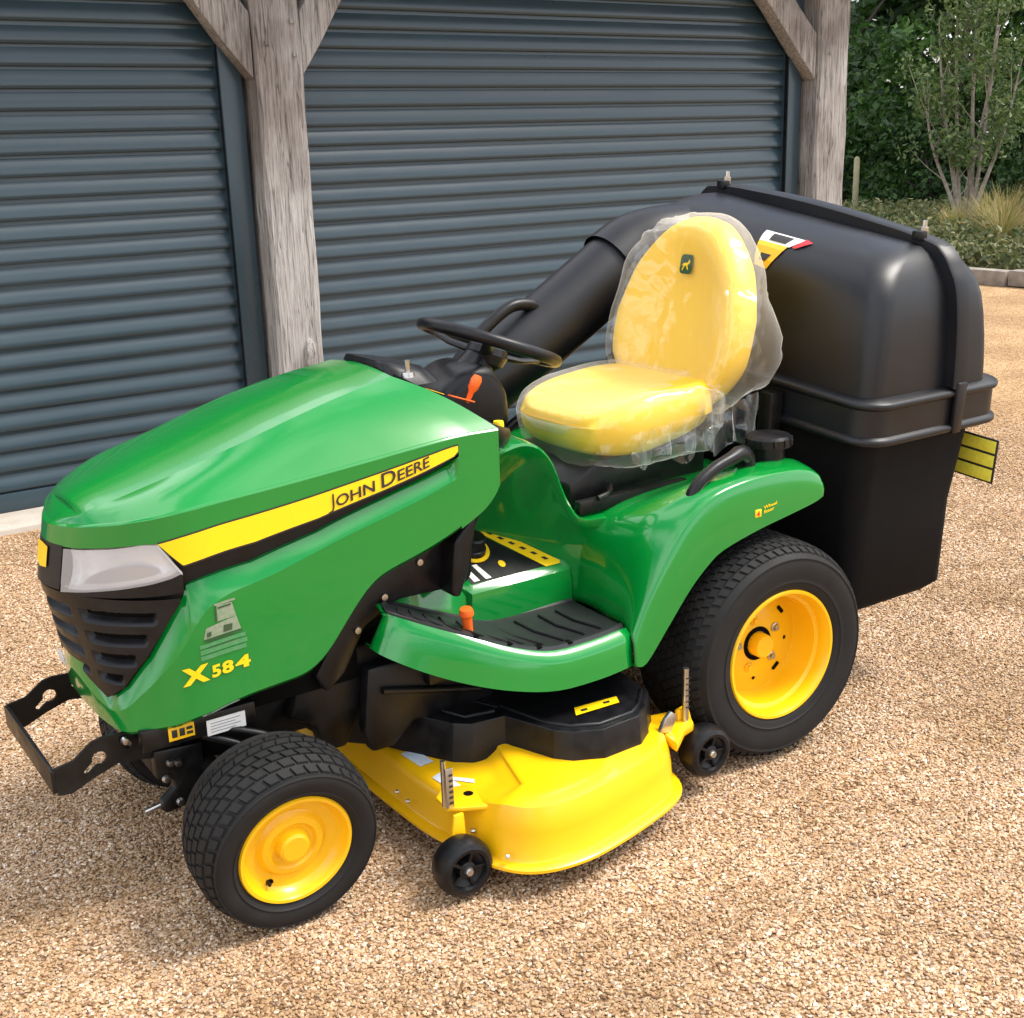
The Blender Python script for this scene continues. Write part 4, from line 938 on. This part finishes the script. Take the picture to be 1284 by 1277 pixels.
for i in range(7):
    f = i / 6; x, y = .895 - .125 * f, -.170 + .125 * f; cb_patch('decal_print', [(x, y), (x + .012, y), (x + .004, y + .010), (x - .008, y + .010)], INK, .0042)
kn = lathe('height_knob', [(0, .046), (.026, .045), (.030, .040), (.031, .012), (.036, .010), (.036, 0)], BLACKP, FB, n=28, axis='z'); kn.location = cb_pt(.715, -.095, .004); kn.rotation_euler = (.35, 0, 0)
kr = lathe('knob_ring', [(.037, .0), (.047, .0), (.048, -.003)], YDECAL, FB, n=28, axis='z'); kr.location = cb_pt(.715, -.095, .006); kr.rotation_euler = (.5, 0, 0)
# grab handles, fuel cap and small emblem on the fender
for sg in (-1, 1):
    P = [(1.165, .432 * sg, .735), (1.178, .432 * sg, .765), (1.205, .432 * sg, .792), (1.26, .430 * sg, .818), (1.315, .428 * sg, .832), (1.355, .42 * sg, .838), (1.385, .41 * sg, .820), (1.392, .408 * sg, .785)]
    tube('grab_handle', catmull(P, 4), list(np.interp(np.arange(29), [0, 4, 14, 22, 28], [.015, .017, .017, .024, .024])), BLACKP, FB, n=12)
fc = lathe('fuel_cap', [(0, .080), (.040, .080), (.056, .076), (.062, .068), (.062, .046), (.044, .042), (.042, -.02)], BLACKP, FB, n=40, axis='z'); fc.location = (1.500, -.380, .785)
for k in range(12):
    a = 2 * math.pi * k / 12; o = box('cap_grip', (-.004, -.003, .05), (.004, .003, .070), BLACKP, fc, bev=.001); o.location = (.062 * math.cos(a), .062 * math.sin(a), 0)
box('drive_emblem', (1.330, -.5060, .685), (1.352, -.5030, .706), YDECAL, FB, bev=.002)
def emb():
    v, f = text_mesh('4', .026, .0004); V = [(1.333 + x, -.5072, .688 + y * .8) for x, y in v]; F = list(f)
    from_pd('emblem_print', V, F, RED, FB, None)
    V, F = [], []
    for s_, zz in (('Wheel', .7035), ('Steer', .6915)):
        v, f = text_mesh(s_, .0155, .0003); b = len(V); V += [(1.360 + x * 1.15, -.5058, zz + y * .8 + x * .14) for x, y in v]; F += [tuple(i + b for i in q) for q in f]
    from_pd('emblem_lettering', V, F, YDECAL, FB, None)
emb()

# ---- dash, steering
def dash():
    # outer rim of the console follows the rear edge of the hood
    P = [(.470, 0, 1.128), (.49, -.12, 1.118), (.53, -.20, 1.088), (.585, -.27, 1.052), (.638, -.318, 1.010), (.685, -.300, .988), (.735, -.255, .968), (.78, -.19, .952), (.805, -.10, .945), (.81, 0, .945)]
    Q = catmull(P, 4); Q = Q + [np.array((p[0], -p[1], p[2])) for p in reversed(Q[1:-1])]
    c_ = np.array((.65, 0, 1.045)); loops = []
    for f, dz in ((.93, -.075), (.99, -.03), (1.005, -.006), (.985, .004), (.95, .002), (.90, -.006), (.5, -.004)):
        loops.append([tuple(np.array((c_[0] + (p[0] - c_[0]) * f, p[1] * f, (p[2] if f > .8 else p[2] * .3 + 1.02 * .7) + dz))) for p in Q])
    return loft('dashboard', loops, BLACKP, TR, 40)
DA = dash()
# instrument binnacle
bz = loft('instrument_binnacle', [[(.47 + x, y, 1.09 + z) for x, y in rrect(0, .16, -.15, .15, .06)] if not k else [(.475 + x * (1 - k * .1), y * (1 - k * .12), 1.09 + z + (x * -.15)) for x, y in rrect(0, .15, -.15, .15, .055)] for k, z in ((0, 0), (1, .04), (2, .055), (3, .058))], BLACKP, DA, 40)
sc_ = tube('steering_column', catmull([(.70, 0, .95), (.76, 0, 1.03), (.825, 0, 1.105)], 5), [.075, .075, .075, .074, .072, .068, .062, .056, .05, .046, .044], BLACKP, TR, n=20)
prism('column_shroud', [(.60, .99), (.66, 1.06), (.735, 1.105), (.80, 1.10), (.845, 1.03), (.855, .93), (.70, .93)], 'y', -.105, .105, BLACKP, sc_, bev=.035, seg=4)
TAU = R(21); SWC = Vector((.853, 0, 1.140)); SWM = Matrix.Translation(SWC) @ Matrix.Rotation(TAU, 4, 'Y')
def sw():
    V, F = [], []; R0 = .182; n, k = 64, 12
    for i in range(n):
        a = 2 * math.pi * i / n
        for j in range(k):
            t = 2 * math.pi * j / k; r_ = .0155; V.append(tuple(SWM @ Vector(((R0 + r_ * math.cos(t)) * math.cos(a), (R0 + r_ * math.cos(t)) * math.sin(a), r_ * 1.05 * math.sin(t)))))
    for i in range(n):
        for j in range(k): F.append((i * k + j, ((i + 1) % n) * k + j, ((i + 1) % n) * k + (j + 1) % k, i * k + (j + 1) % k))
    return from_pd('steering_wheel', V, F, BLACKP, TR, 60)
SW = sw()
hubp = lathe('wheel_hub', [(0, .0), (.035, -.002), (.052, -.012), (.058, -.03), (.05, -.055), (.03, -.07)], BLACKP, SW, n=28, axis='z'); hubp.matrix_local = SWM
for a in (0, 125, 235):
    d = Vector((math.cos(R(a)), math.sin(R(a)), 0)); tube('spoke', [SWM @ (d * .035 + Vector((0, 0, -.028))), SWM @ (d * .11 + Vector((0, 0, -.022))), SWM @ (d * .175 + Vector((0, 0, -.004)))], [.020, .017, .013], BLACKP, SW, n=10, flat=.5)
# controls on the dash
kk = empty('throttle', (0, 0, 0), DA)
def knob(name, loc, m, h=.05, lean=(0, 0, 0)):
    o = lathe(name, [(0, h), (.010, h - .001), (.015, h - .012), (.014, h * .45), (.008, h * .3), (.006, -.01)], m, DA, n=18, axis='z'); o.location = loc; o.rotation_euler = lean; o.scale = (1, .7, 1); return o
bpy.data.objects.remove(kk)
knob('throttle_knob', (.668, -.182, 1.044), ORANGE, .062, (.1, .45, 0)); 
o = box('throttle_slot', (-.035, -.011, 0), (.035, .011, .004), ORANGE, DA, bev=.002); o.location = (.645, -.185, 1.046); o.rotation_euler = (0, .35, 0)
lathe('power_switch', [(0, .016), (.012, .015), (.0135, .010), (.0135, 0)], YDECAL, DA, n=20, axis='z').location = (.700, -.262, .982)
lathe('ignition', [(0, .012), (.015, .012), (.017, 0)], STEEL, DA, n=18, axis='z').location = (.515, -.16, 1.115)
tube('key', [(.515, -.16, 1.12), (.513, -.163, 1.155)], .006, STEEL, DA, n=8)
o = box('dash_label', (-.02, -.014, 0), (.02, .014, .002), YWARN, DA, bev=.0005); o.location = (.565, -.195, 1.077); o.rotation_euler = (0, .4, 0)
#lv = tube('travel_lever', catmull([(.80, -.22, .93), (.79, -.25, .98), (.80, -.27, 1.0)], 4), .008, BLACKP, DA, n=8)

# ---- seat
ST = empty('seat', (1.25, 0, .72), TR); SI = Matrix.Translation((-1.25, 0, -.72))
def sp_(o): o.parent = ST; o.matrix_parent_inverse = SI; return o
def cushion_pts(infl=0.0, nz=None, nu=40, nv=10):
    """closed surface of the seat cushion as rows; infl pushes it outwards"""
    rows = []
    n = 56
    def outline(a):
        cx, cy = 1.268, 0; ex = .232; ey = .240
        c_, s_ = math.cos(a), math.sin(a); e = 2 / 3.5
        x = abs(c_) ** e * (1 if c_ > 0 else -1); y = abs(s_) ** e * (1 if s_ > 0 else -1)
        return cx + x * (ex + infl), cy + y * (ey + infl) * (1 + .03 * x)
    prof = [(0.0, -.108), (.55, -.108), (.82, -.103), (.93, -.085), (.985, -.055), (1.0, -.02), (.990, .014), (.955, .034), (.89, .044), (.76, .040), (.5, .028), (.25, .02), (0, .018)]
    for s, h in prof:
        r_ = []
        for i in range(n):
            a = 2 * math.pi * i / n; x, y = outline(a); px, py = 1.268 + (x - 1.268) * s, y * s
            d = (px - 1.268) / .232
            zz = .925 + h + (infl if h > 0 else -infl if h < -.06 else 0) - (.042 * max(0, -d + .1) ** 1.6 if h > 0 else 0) + .02 * max(0, d) * (1 if h > 0 else 0)
            zz += (.045 * max(0, d + .2) if h < -.03 else 0)
            zz += .016 * (abs(py) / .25) ** 2 * (1 if h > 0 and s > .4 else 0) - .02 * d * 0
            r_.append((px, py, zz))
        rows.append(r_)
    return rows
def back_pts(infl=0.0):
    rows = []; n = 56
    prof = [(0, .075), (.6, .073), (.85, .062), (.96, .035), (1.0, .0), (.97, -.032), (.90, -.050), (.80, -.052), (.62, -.038), (.4, -.026), (.2, -.021), (0, -.020)]
    def outline(a):
        c_, s_ = math.cos(a), math.sin(a); e = 2 / 2.9
        u = abs(c_) ** e * (1 if c_ > 0 else -1); v = abs(s_) ** e * (1 if s_ > 0 else -1)
        vv = (v + 1) / 2
        wd = .262 * lerp([(0, .84), (.25, 1.0), (.5, 1.0), (.75, .87), (1, .60)], vv)
        return u * (wd + infl), v * (.275 + infl)
    for s, h in prof:
        r_ = []
        for i in range(n):
            a = 2 * math.pi * i / n; y, v = outline(a); y *= s; v *= s
            zz = 1.145 + v; xx = 1.492 + .115 * (v + .275) / .55 + h + (infl if h > 0.02 else -infl if h < -.01 else 0)
            xx -= .020 * (abs(y) / .25) ** 2 * (1 if h < 0 else .6)
            xx -= .012 * math.exp(-((v + .10) / .12) ** 2) * (1 if h < 0 else 0)
            r_.append((xx, y, zz))
        rows.append(r_)
    return rows
def closed_rows(name, rows, m, parent=None, smooth=70): return grid_obj(name, rows, m, parent, smooth, closed=True, merge=1e-4)
sp_(closed_rows('cushion', cushion_pts(), VINYL)); BK = sp_(closed_rows('backrest', back_pts(), VINYL))
# emblem on the backrest
def emblem_on_back():
    def bp(u, v, h): return (1.492 + .115 * (v + .275) / .55 - .037 - h - .02 * (abs(u) / .25) ** 2, u, 1.145 + v)
    e1 = from_pd('back_emblem', [bp(u, v, .004) for u, v in rrect(-.026, .026, .118, .172, .012, 4)], [tuple(range(20))], DGREEN, None, None); sp_(e1)
    # small leaping animal mark, simplified
    for poly in ([(-.017, .152), (-.012, .160), (-.007, .150), (.010, .148), (.018, .139), (.012, .142), (-.004, .141), (-.012, .146)], [(-.006, .143), (-.012, .130), (-.008, .130), (.0, .142)], [(.008, .142), (.016, .128), (.012, .128), (.003, .142)]):
        e2 = from_pd('emblem_mark', [bp(u, v, .006) for u, v in poly], [tuple(range(len(poly)))], YDECAL, None, None); sp_(e2)
emblem_on_back()
sp_(prism('seat_suspension', [(.985, .70), (.975, .765), (1.04, .80), (1.08, .82), (1.46, .82), (1.46, .73), (1.42, .70)], 'y', -.175, .175, BLACKM, bev=.01))
sp_(box('seat_rail', (.965, -.235, .700), (1.34, -.207, .735), BLACKM, bev=.004)); sp_(box('seat_rail', (.965, .207, .700), (1.34, .235, .735), BLACKM, bev=.004))
sp_(tube('seat_lever', catmull([(1.10, -.19, .75), (1.06, -.235, .745), (1.015, -.245, .74)], 4), .008, BLACKM, n=8))

# ---- mower deck
def offset_loop(pts, d):
    n = len(pts); out_ = []
    for i in range(n):
        a, b = np.array(pts[i - 1]), np.array(pts[(i + 1) % n]); t = b - a; t /= np.linalg.norm(t) + 1e-9; nrm = np.array((t[1], -t[0])); out_.append(np.array(pts[i]) + nrm * d)
    return out_
DO = [(.335, .64), (.345, .40), (.355, .15), (.358, -.08), (.360, -.26), (.366, -.40), (.384, -.50), (.398, -.565), (.413, -.625), (.450, -.682), (.51, -.716), (.60, -.728), (.70, -.716), (.80, -.694), (.90, -.664), (.965, -.625), (1.0, -.56), (1.015, -.47), (1.02, -.30), (1.0, 0), (.98, .35), (.93, .58), (.80, .68), (.55, .70)]
def deck():
    Q = catmull(DO, 5, closed=True); area = sum(Q[i - 1][0] * Q[i][1] - Q[i][0] * Q[i - 1][1] for i in range(len(Q)))
    sg = -1 if area > 0 else 1
    loops = []
    for d, z in ((-.006, .068), (.004, .062), (.009, .066), (.009, .073), (.002, .078), (-.012, .080), (-.0155, .086), (-.019, .150), (-.024, .168), (-.034, .181), (-.050, .188), (-.085, .191), (-.12, .192)):
        l_ = []
        for p, q in zip(Q, offset_loop(Q, d)):
            fa, fb = min(1, max(0, (.50 - p[0]) / .12)), min(1, max(0, (p[1] + .66) / .16)); fr_ = fa * fa * (3 - 2 * fa) * fb * fb * (3 - 2 * fb)
            zz = z + (.028 if z > .17 else .012 if z > .15 else 0) * (1 - fr_)
            l_.append((q[0], q[1], zz))
        loops.append(l_)
    c_ = [(.68 + (x - .68) * .55, y * .6, z) for x, y, z in loops[-1]]; loops.append(c_)
    o = loft('mower_deck', loops, YELLOW, TR, 40, cap0=False)
    return o
DK = deck()
# folded front plate with the cut-height scale and lift bracket
prism('front_bracket_plate', [(.350, -.525), (.378, -.545), (.430, -.575), (.455, -.54), (.445, -.46), (.39, -.44), (.355, -.47)], 'z', .180, .191, YELLOW, DK, bev=.003)
prism('gauge_arm', [(.335, .065), (.352, .182), (.378, .182), (.385, .06), (.365, .045), (.350, .045)], 'y', -.556, -.546, YELLOW, DK, bev=.003)
tube('height_rod', [(.352, -.515, .19), (.352, -.515, .305)], .0065, STEEL, DK, n=10)
prism('height_scale', [(.343, .195), (.363, .195), (.363, .295), (.343, .295)], 'y', -.540, -.536, STEEL, DK, bev=.001)
for i in range(6): box('scale_mark', (.351, -.5412, .205 + i * .014), (.361, -.5402, .211 + i * .014), INK, DK, bev=.0002)
prism('deck_hole', circ(.425, -.500, .012), 'z', .1895, .1912, DARK, DK, bev=0)
from mathutils.bvhtree import BVHTree
_bm = bmesh.new(); _bm.from_mesh(DK.data); DKT = BVHTree.FromBMesh(_bm); _bm.free()
def dz_(x, y):
    h = DKT.ray_cast(Vector((x, y, .5)), Vector((0, 0, -1))); return h[0].z if h[0] else .2
def deck_label(pts, n=12):
    q = pts; V = [];
    for u in np.linspace(0, 1, n + 1):
        for v in np.linspace(0, 1, n + 1):
            x = (q[0][0] * (1 - u) + q[1][0] * u) * (1 - v) + (q[3][0] * (1 - u) + q[2][0] * u) * v; y = (q[0][1] * (1 - u) + q[1][1] * u) * (1 - v) + (q[3][1] * (1 - u) + q[2][1] * u) * v; V.append((x, y, dz_(x, y) + .0022))
    k = n + 1; from_pd('deck_label', V, [(i * k + j, i * k + j + 1, (i + 1) * k + j + 1, (i + 1) * k + j) for i in range(n) for j in range(n)], PALE, DK, None)
deck_label([(.400, -.225), (.405, -.315), (.440, -.320), (.436, -.235)]); deck_label([(.402, -.375), (.408, -.455), (.432, -.460), (.428, -.375)]); deck_label([(.428, -.40), (.43, -.425), (.462, -.47), (.47, -.455)])
def gauge_wheel(loc, rz=0.0):
    g = lathe('gauge_wheel', [(.018, .030), (.050, .034), (.0635, .028), (.069, .012), (.070, 0), (.069, -.014), (.0635, -.028), (.054, -.034), (.046, -.033), (.042, -.022), (.022, -.012), (.020, -.026), (.012, -.030), (0, -.030)], BLACKP, DK, n=40); g.location = loc; g.rotation_euler[2] = rz
    for k in range(5):
        a = 2 * math.pi * k / 5; o = box('wheel_spoke', (.016, -.027, -.004), (.045, -.012, .004), BLACKP, g, bev=.002); o.rotation_euler = (0, a, 0)
    b = lathe('axle_bolt', [(0, -.040), (.008, -.039), (.011, -.034), (.0115, -.028)], STEEL, g, n=8); return g
gauge_wheel((.345, -.592, .078), R(-3)); gauge_wheel((1.100, -.572, .120), R(-2)); gauge_wheel((.345, .61, .078)); gauge_wheel((1.12, .55, .076))
# rear arm with adjuster
prism('rear_arm', [(.955, -.63), (1.03, -.575), (1.07, -.565), (1.078, -.53), (1.06, -.48), (.98, -.46)], 'z', .178, .206, YELLOW, DK, bev=.006)
prism('rear_arm', [(1.050, .10), (1.035, .235), (1.072, .242), (1.085, .20), (1.125, .115), (1.115, .10)], 'y', -.540, -.528, YELLOW, DK, bev=.004)
prism('deck_hole', circ(1.005, -.525, .010), 'z', .2055, .2072, DARK, DK, bev=0)
tube('height_rod', [(1.055, -.548, .20), (1.055, -.548, .352)], .0085, STEEL, DK, n=10)
for i in range(6): box('scale_mark', (1.0475, -.5575, .245 + i * .016), (1.0625, -.5565, .248 + i * .016), INK, DK, bev=.0002)
prism('latch', [(.945, .212), (.985, .205), (1.005, .245), (.985, .262), (.965, .245)], 'y', -.575, -.562, STEEL, DK, bev=.003)
for x, y, z in ((.362, -.27, .115), (.366, -.315, .108), (.405, -.55, .125), (.43, -.655, .10), (1.075, -.55, .19)):
    o = lathe('deck_bolt', [(0, -.004), (.005, -.004), (.006, .004)], STEEL, DK, n=8); o.location = (x - .002, y, z); o.rotation_euler[2] = 1.2
# belt cover
def belt_cover():
    O = [(.26, .10), (.29, -.06), (.38, -.16), (.475, -.350), (.515, -.385), (.600, -.395), (.648, -.530), (.680, -.570), (.750, -.605), (.868, -.600), (.925, -.562), (.935, -.548), (.985, -.50), (1.005, -.38), (1.01, -.25), (1.0, .30), (.32, .30)]
    bm = bmesh.new(); zf = lambda x: .292
    lo = [bm.verts.new((x, y, .19)) for x, y in O]; P = [tuple(p) for p in offset_loop(O, -.010)]
    hi = [bm.verts.new((x, y, zf(x))) for x, y in P]; n = len(O)
    for i in range(n): bm.faces.new((lo[i], lo[(i + 1) % n], hi[(i + 1) % n], hi[i]))
    bm.faces.new(hi); bmesh.ops.triangulate(bm, faces=[f for f in bm.faces if len(f.verts) > 4])
    bmesh.ops.recalc_face_normals(bm, faces=bm.faces); bevel_bm(bm, .003, 2, 20)
    return bm_obj('belt_cover', bm, BLACKP, DK, 18)
BC = belt_cover()
def ridge(pts, r_=.006): tube('cover_ridge', [(x, y, .2925) for x, y in pts], r_, BLACKP, DK, n=8)
ridge([(.60, -.22), (.63, -.34), (.665, -.48), (.70, -.535), (.76, -.568), (.860, -.566), (.905, -.540), (.965, -.48)])
ridge([(.42, -.09), (.47, -.20), (.525, -.335), (.60, -.350)], .007); ridge([(.52, -.10), (.57, -.22), (.62, -.34)], .005)
from_pd('warning_decal', [(.742, -.50, .2955), (.872, -.507, .2955), (.888, -.475, .2955), (.764, -.463, .2955)], [(0, 1, 2, 3)], YDECAL, DK, None)
for x in (.765, .835): from_pd('decal_print', [(x, -.492, .2965), (x + .018, -.494, .2965), (x + .022, -.484, .2965), (x + .004, -.482, .2965)], [(0, 1, 2, 3)], INK, DK, None)
# dark cast parts between hood and deck
prism('lift_frame', [(.12, .36), (.16, .50), (.40, .50), (.44, .40), (.56, .36), (.60, .30), (.40, .28), (.30, .33), (.26, .25), (.20, .25), (.18, .33)], 'y', -.22, -.17, BLACKM, CH, bev=.01)
prism('lift_frame', [(.28, .30), (.30, .46), (.46, .46), (.62, .38), (.66, .30), (.60, .26), (.42, .29), (.36, .24), (.30, .24)], 'y', -.275, -.235, BLACKP, CH, bev=.012)
tube('drive_shaft', [(-.1, -.06, .33), (.5, -.06, .28)], .02, STEEL, CH, n=10)
tube('lift_link', [(.33, -.285, .40), (.60, -.285, .33)], .009, BLACKM, CH, n=8)

# ---- grass chute on the far side, up to the hopper
CHU = tube('grass_chute', catmull([(.70, .62, .30), (.78, .59, .52), (.92, .54, .745), (1.14, .48, .935), (1.38, .455, 1.088), (1.655, .44, 1.262)], 5), [.115] * 26, HOPPER, TR, n=40, caps=False, smooth=70)
tube('chute_elbow', catmull([(1.615, .44, 1.240), (1.70, .435, 1.285), (1.78, .41, 1.305), (1.90, .38, 1.31)], 5), .126, HOPPER, CHU, n=40, caps=False, smooth=70)
tube('chute_handle', catmull([(1.00, .43, 1.00), (1.06, .42, 1.065), (1.133, .42, 1.122), (1.20, .42, 1.160), (1.255, .42, 1.166), (1.30, .42, 1.150), (1.315, .43, 1.10)], 5), .019, BLACKP, CHU, n=12)

# ---- hopper, settled a little towards the near side
HP = empty('grass_hopper', (2.0, .04, .95), TR); HP.rotation_euler[0] = R(5.0)
def hp(o): o.parent = HP; return o
def hl(x, y, z): return (x - 2.0, y - .04, z - .95)
def rr_loop(x0, x1, y0, y1, r_, z): return [hl(x, y, z) for x, y in rrect(x0, x1, y0, y1, r_, 8)]
Y0, Y1 = -.535, .615
body = hp(loft('bag_body', [rr_loop(1.79, 2.175, Y0 + .05, Y1 - .05, .05, .325), rr_loop(1.765, 2.215, Y0 + .03, Y1 - .03, .055, .350), rr_loop(1.75, 2.20, Y0 + .025, Y1 - .025, .06, .62), rr_loop(1.735, 2.225, Y0 + .01, Y1 - .01, .06, .90)], BAGFAB, None, 40))
rim_p = [(.860, 0), (.861, .020), (.866, .0235), (.874, .0235), (.879, .020), (.884, .010), (.958, .007), (.963, .016), (.968, .019), (.976, .019), (.981, .014), (.986, -.004), (.990, -.02)]
hp(loft('hopper_rim', [rr_loop(1.725 - d, 2.300 + d, Y0 - d, Y1 + d, .075 + d, z) for z, d in rim_p], HOPPER, None, 50))
lid_p = [(.985, .016), (1.04, .020), (1.12, .027), (1.20, .037), (1.26, .048), (1.30, .061), (1.335, .082), (1.360, .108), (1.380, .142), (1.394, .185), (1.400, .23)]
def ldy(d): return d if d < .085 else .085 + (d - .085) * .62
def lrad(d): return .050 + d * .28
def lt(l_):
    return [(x, y, z + .075 * y * max(0, (z + .95 - 1.05) / .36)) for x, y, z in l_]
LID = hp(loft('hopper_lid', [lt(rr_loop(1.725 + d, 2.150, Y0 + ldy(d), Y1 - ldy(d), min(lrad(d), .095), z)) for z, d in lid_p], HOPPER, None, 60))
# the rear shell laps over the front one with a raised rim
hp(loft('lid_rear_shell', [lt(rr_loop(2.085, 2.262 - d * .8, Y0 + ldy(d) - .010, Y1 - ldy(d) + .010, .028 if d > .15 else .05, z)) for z, d in [(a_, b_) for a_, b_ in lid_p[:-1]] + [(1.406, .198), (1.409, .21)]], HOPPER, None, 60))
def flange():
    path = [(Y0 + ldy(d) - .014, z + .004) for z, d in lid_p[:-1]]
    top = [(y, 1.409 + .006 * (1 - ((y - .04) / .34) ** 2)) for y in np.linspace(Y0 + .235, Y1 - .235, 9)]
    full = path + top + [(2 * .04 - y, z) for y, z in reversed(path)]
    pts = catmull(full, 3); c0 = np.array((.04, 1.05)); rows = []
    for p in pts:
        v = p - c0; v /= np.linalg.norm(v)
        rows.append([hl(2.050, *(p - v * .03)), hl(2.050, *(p + v * .018)), hl(2.056, *(p + v * .023)), hl(2.108, *(p + v * .023)), hl(2.114, *(p + v * .017)), hl(2.118, *(p - v * .03))])
    rows = [lt(r_) for r_ in rows]
    return hp(grid_obj('lid_flange', rows, HOPPER, None, 40))
flange()
for y in (-.365, .44):
    b = hp(lathe('flange_bolt', [(0, .040), (.007, .039), (.008, .022), (.013, .021), (.013, 0)], STEEL, None, n=10, axis='z')); b.location = lt([hl(2.07, y, 1.425)])[0]
    c = hp(box('flange_clip', (-.012, -.016, -.012), (.02, .016, .016), BLACKP, None, bev=.004)); c.location = lt([hl(2.05, y, 1.420)])[0]
# strap down the near side over the rim
hp(prism('rim_strap', [hl(0, 0, .845)[2:] and (2.06 - 2.0, -.095), (2.10 - 2.0, -.095), (2.10 - 2.0, .055), (2.06 - 2.0, .055)], 'y', Y0 - .04 - .028, Y0 - .04 - .010, HOPPER, None, bev=.006))
# warning sticker on the lid front and reflector plate at the rear corner
def lid_pt(y, z, h):
    d = lerp([(a, b) for a, b in lid_p], z); q = lt([hl(1.725 + d, y, z)])[0]; return (q[0] - h, q[1], q[2] + h * .6)
def lid_patch(name, q, m, h, n=6):
    V = [lid_pt((q[0][0] * (1 - u) + q[1][0] * u) * (1 - v) + (q[3][0] * (1 - u) + q[2][0] * u) * v, (q[0][1] * (1 - u) + q[1][1] * u) * (1 - v) + (q[3][1] * (1 - u) + q[2][1] * u) * v, h) for u in np.linspace(0, 1, n + 1) for v in np.linspace(0, 1, n + 1)]
    k = n + 1; return hp(from_pd(name, V, [(i * k + j, i * k + j + 1, (i + 1) * k + j + 1, (i + 1) * k + j) for i in range(n) for j in range(n)], m, None, None))
lid_patch('lid_sticker', [(.02, 1.345), (-.095, 1.345), (-.055, 1.275), (-.005, 1.280)], YWARN, .003)
lid_patch('lid_sticker', [(.025, 1.370), (-.135, 1.370), (-.10, 1.345), (.02, 1.345)], WHITE, .003)
lid_patch('sticker_print', [(-.015, 1.367), (-.095, 1.367), (-.08, 1.350), (-.015, 1.350)], INK, .0045)
lid_patch('sticker_print', [(-.135, 1.372), (-.165, 1.368), (-.125, 1.346), (-.11, 1.346)], RED, .004)
lid_patch('sticker_print', [(-.015, 1.315), (-.055, 1.315), (-.042, 1.295), (-.018, 1.296)], INK, .0045)
pb = hp(box('reflector_plate', (-.002, 0, 0), (.002, .15, .138), INK, None, bev=.001)); pb.location = hl(2.31, -.552, .655)
for i in range(3):
    q = hp(box('reflector_panel', (-.0038, .006, .006 + i * .0445), (-.0021, .144, .043 + i * .0445), REFLEC, None, bev=.0008)); q.location = pb.location
hp(box('plate_bracket', (2.22 - 2, -.46, -.26), (2.312 - 2, -.43, -.23), BLACKM, None, bev=.004))
hp(box('hopper_frame', (-.40, -.35, -.60), (-.20, .35, -.50), BLACKM, None, bev=.01))
for y in (-.25, .25): hp(box('hopper_post', (-.34, y - .025, -.6), (-.29, y + .025, .0), BLACKM, None, bev=.006))

# ---- clear polythene cover left over the new seat
def cover_mesh():
    V, F = [], []
    from mathutils import noise as mn
    def crumple(p, amp, fr_): 
        q = Vector(p) * fr_; return Vector((mn.noise(q), mn.noise(q + Vector((7, 3, 1))), mn.noise(q + Vector((2, 9, 5))))) * amp
    def add(rows, amp):
        k = len(rows[0]); fine = []
        rows = [catmull(r_ + r_[:1], 2)[:-1] for r_ in [list(r_) for r_ in rows]]
        rows = [list(c_) for c_ in zip(*[catmull(list(c_), 3) for c_ in zip(*rows)])]
        b = len(V); k = len(rows[0])
        for r_ in rows:
            for p in r_:
                p = Vector(p); a_ = amp(p); cen = Vector((1.25, 0, .90)) if p.z < .985 and p.x < 1.46 else Vector((1.55, 0, min(max(p.z, 1.0), 1.3))); od = (p - cen).normalized(); V.append(tuple(p + od * (a_ * .75) + crumple(p, a_, 9) + crumple(p, a_ * .45, 26)))
        for i in range(len(rows) - 1):
            for j in range(k): F.append((b + i * k + j, b + i * k + (j + 1) % k, b + (i + 1) * k + (j + 1) % k, b + (i + 1) * k + j))
    br = back_pts(.010)
    # loosen the bag behind and at the lower near side of the backrest and over its far shoulder
    out_ = []
    for r_ in br:
        n_ = []
        for x, y, z in r_:
            if y < -.15 and z < 1.2: k = min(1, (-.15 - y) / .1) * min(1, (1.2 - z) / .15); y -= .026 * k; z -= .02 * k; x += (.045 * k if x > 1.55 else -.016 * k)
            if y > .08 and z > 1.2: k = min(1, (y - .08) / .1) * min(1, (z - 1.2) / .1); y += .022 * k; z += .014 * k; x += (.01 if x > 1.56 else -.004)
            if x > 1.56: x += .015
            n_.append((x, y, z))
        out_.append(n_)
    add(out_, lambda p: .0025 + (.016 if (p.y < -.17 and p.z < 1.22) or p.z > 1.36 and p.y > .05 else 0))
    cr = cushion_pts(.009); out_ = []
    for r_ in cr:
        n_ = []
        for x, y, z in r_:
            if z < .90: z -= .022; x = 1.268 + (x - 1.268) * .97
            if x > 1.30 and y < -.1: k = min(1, (x - 1.30) / .12); y -= .02 * k; z -= .035 * k
            n_.append((x, y, z))
        out_.append(n_)
    add(out_, lambda p: .0025 + (.014 if (p.z < .86 and p.y < 0) or (p.x > 1.35 and p.y < -.1) else 0))
    # loose gathered skirt hanging at the near rear corner of the cushion
    rows = []
    for i in range(9):
        f = i / 8; r_ = []
        for j in range(40):
            g = j / 39; x = 1.12 + .46 * g; y = -.262 - .02 * math.sin(g * 3.1) - .016 * math.sin(g * 37) * f - .006 * math.sin(g * 61); z = .90 + .05 * g - f * (.085 + .05 * g + .02 * math.sin(g * 23)); r_.append(Vector((x, y, z)))
        rows.append(r_)
    b = len(V)
    for r_ in rows:
        for p in r_: V.append(tuple(p + crumple(p, .012, 22)))
    for i in range(8):
        for j in range(39): F.append((b + i * 40 + j, b + i * 40 + j + 1, b + (i + 1) * 40 + j + 1, b + (i + 1) * 40 + j))
    o = from_pd('plastic_seat_cover', V, F, COVER, None, 60)
    return tag(o, 'crumpled clear polythene bag pulled over the yellow tractor seat', 'plastic cover')
cover_mesh()

pebbles()
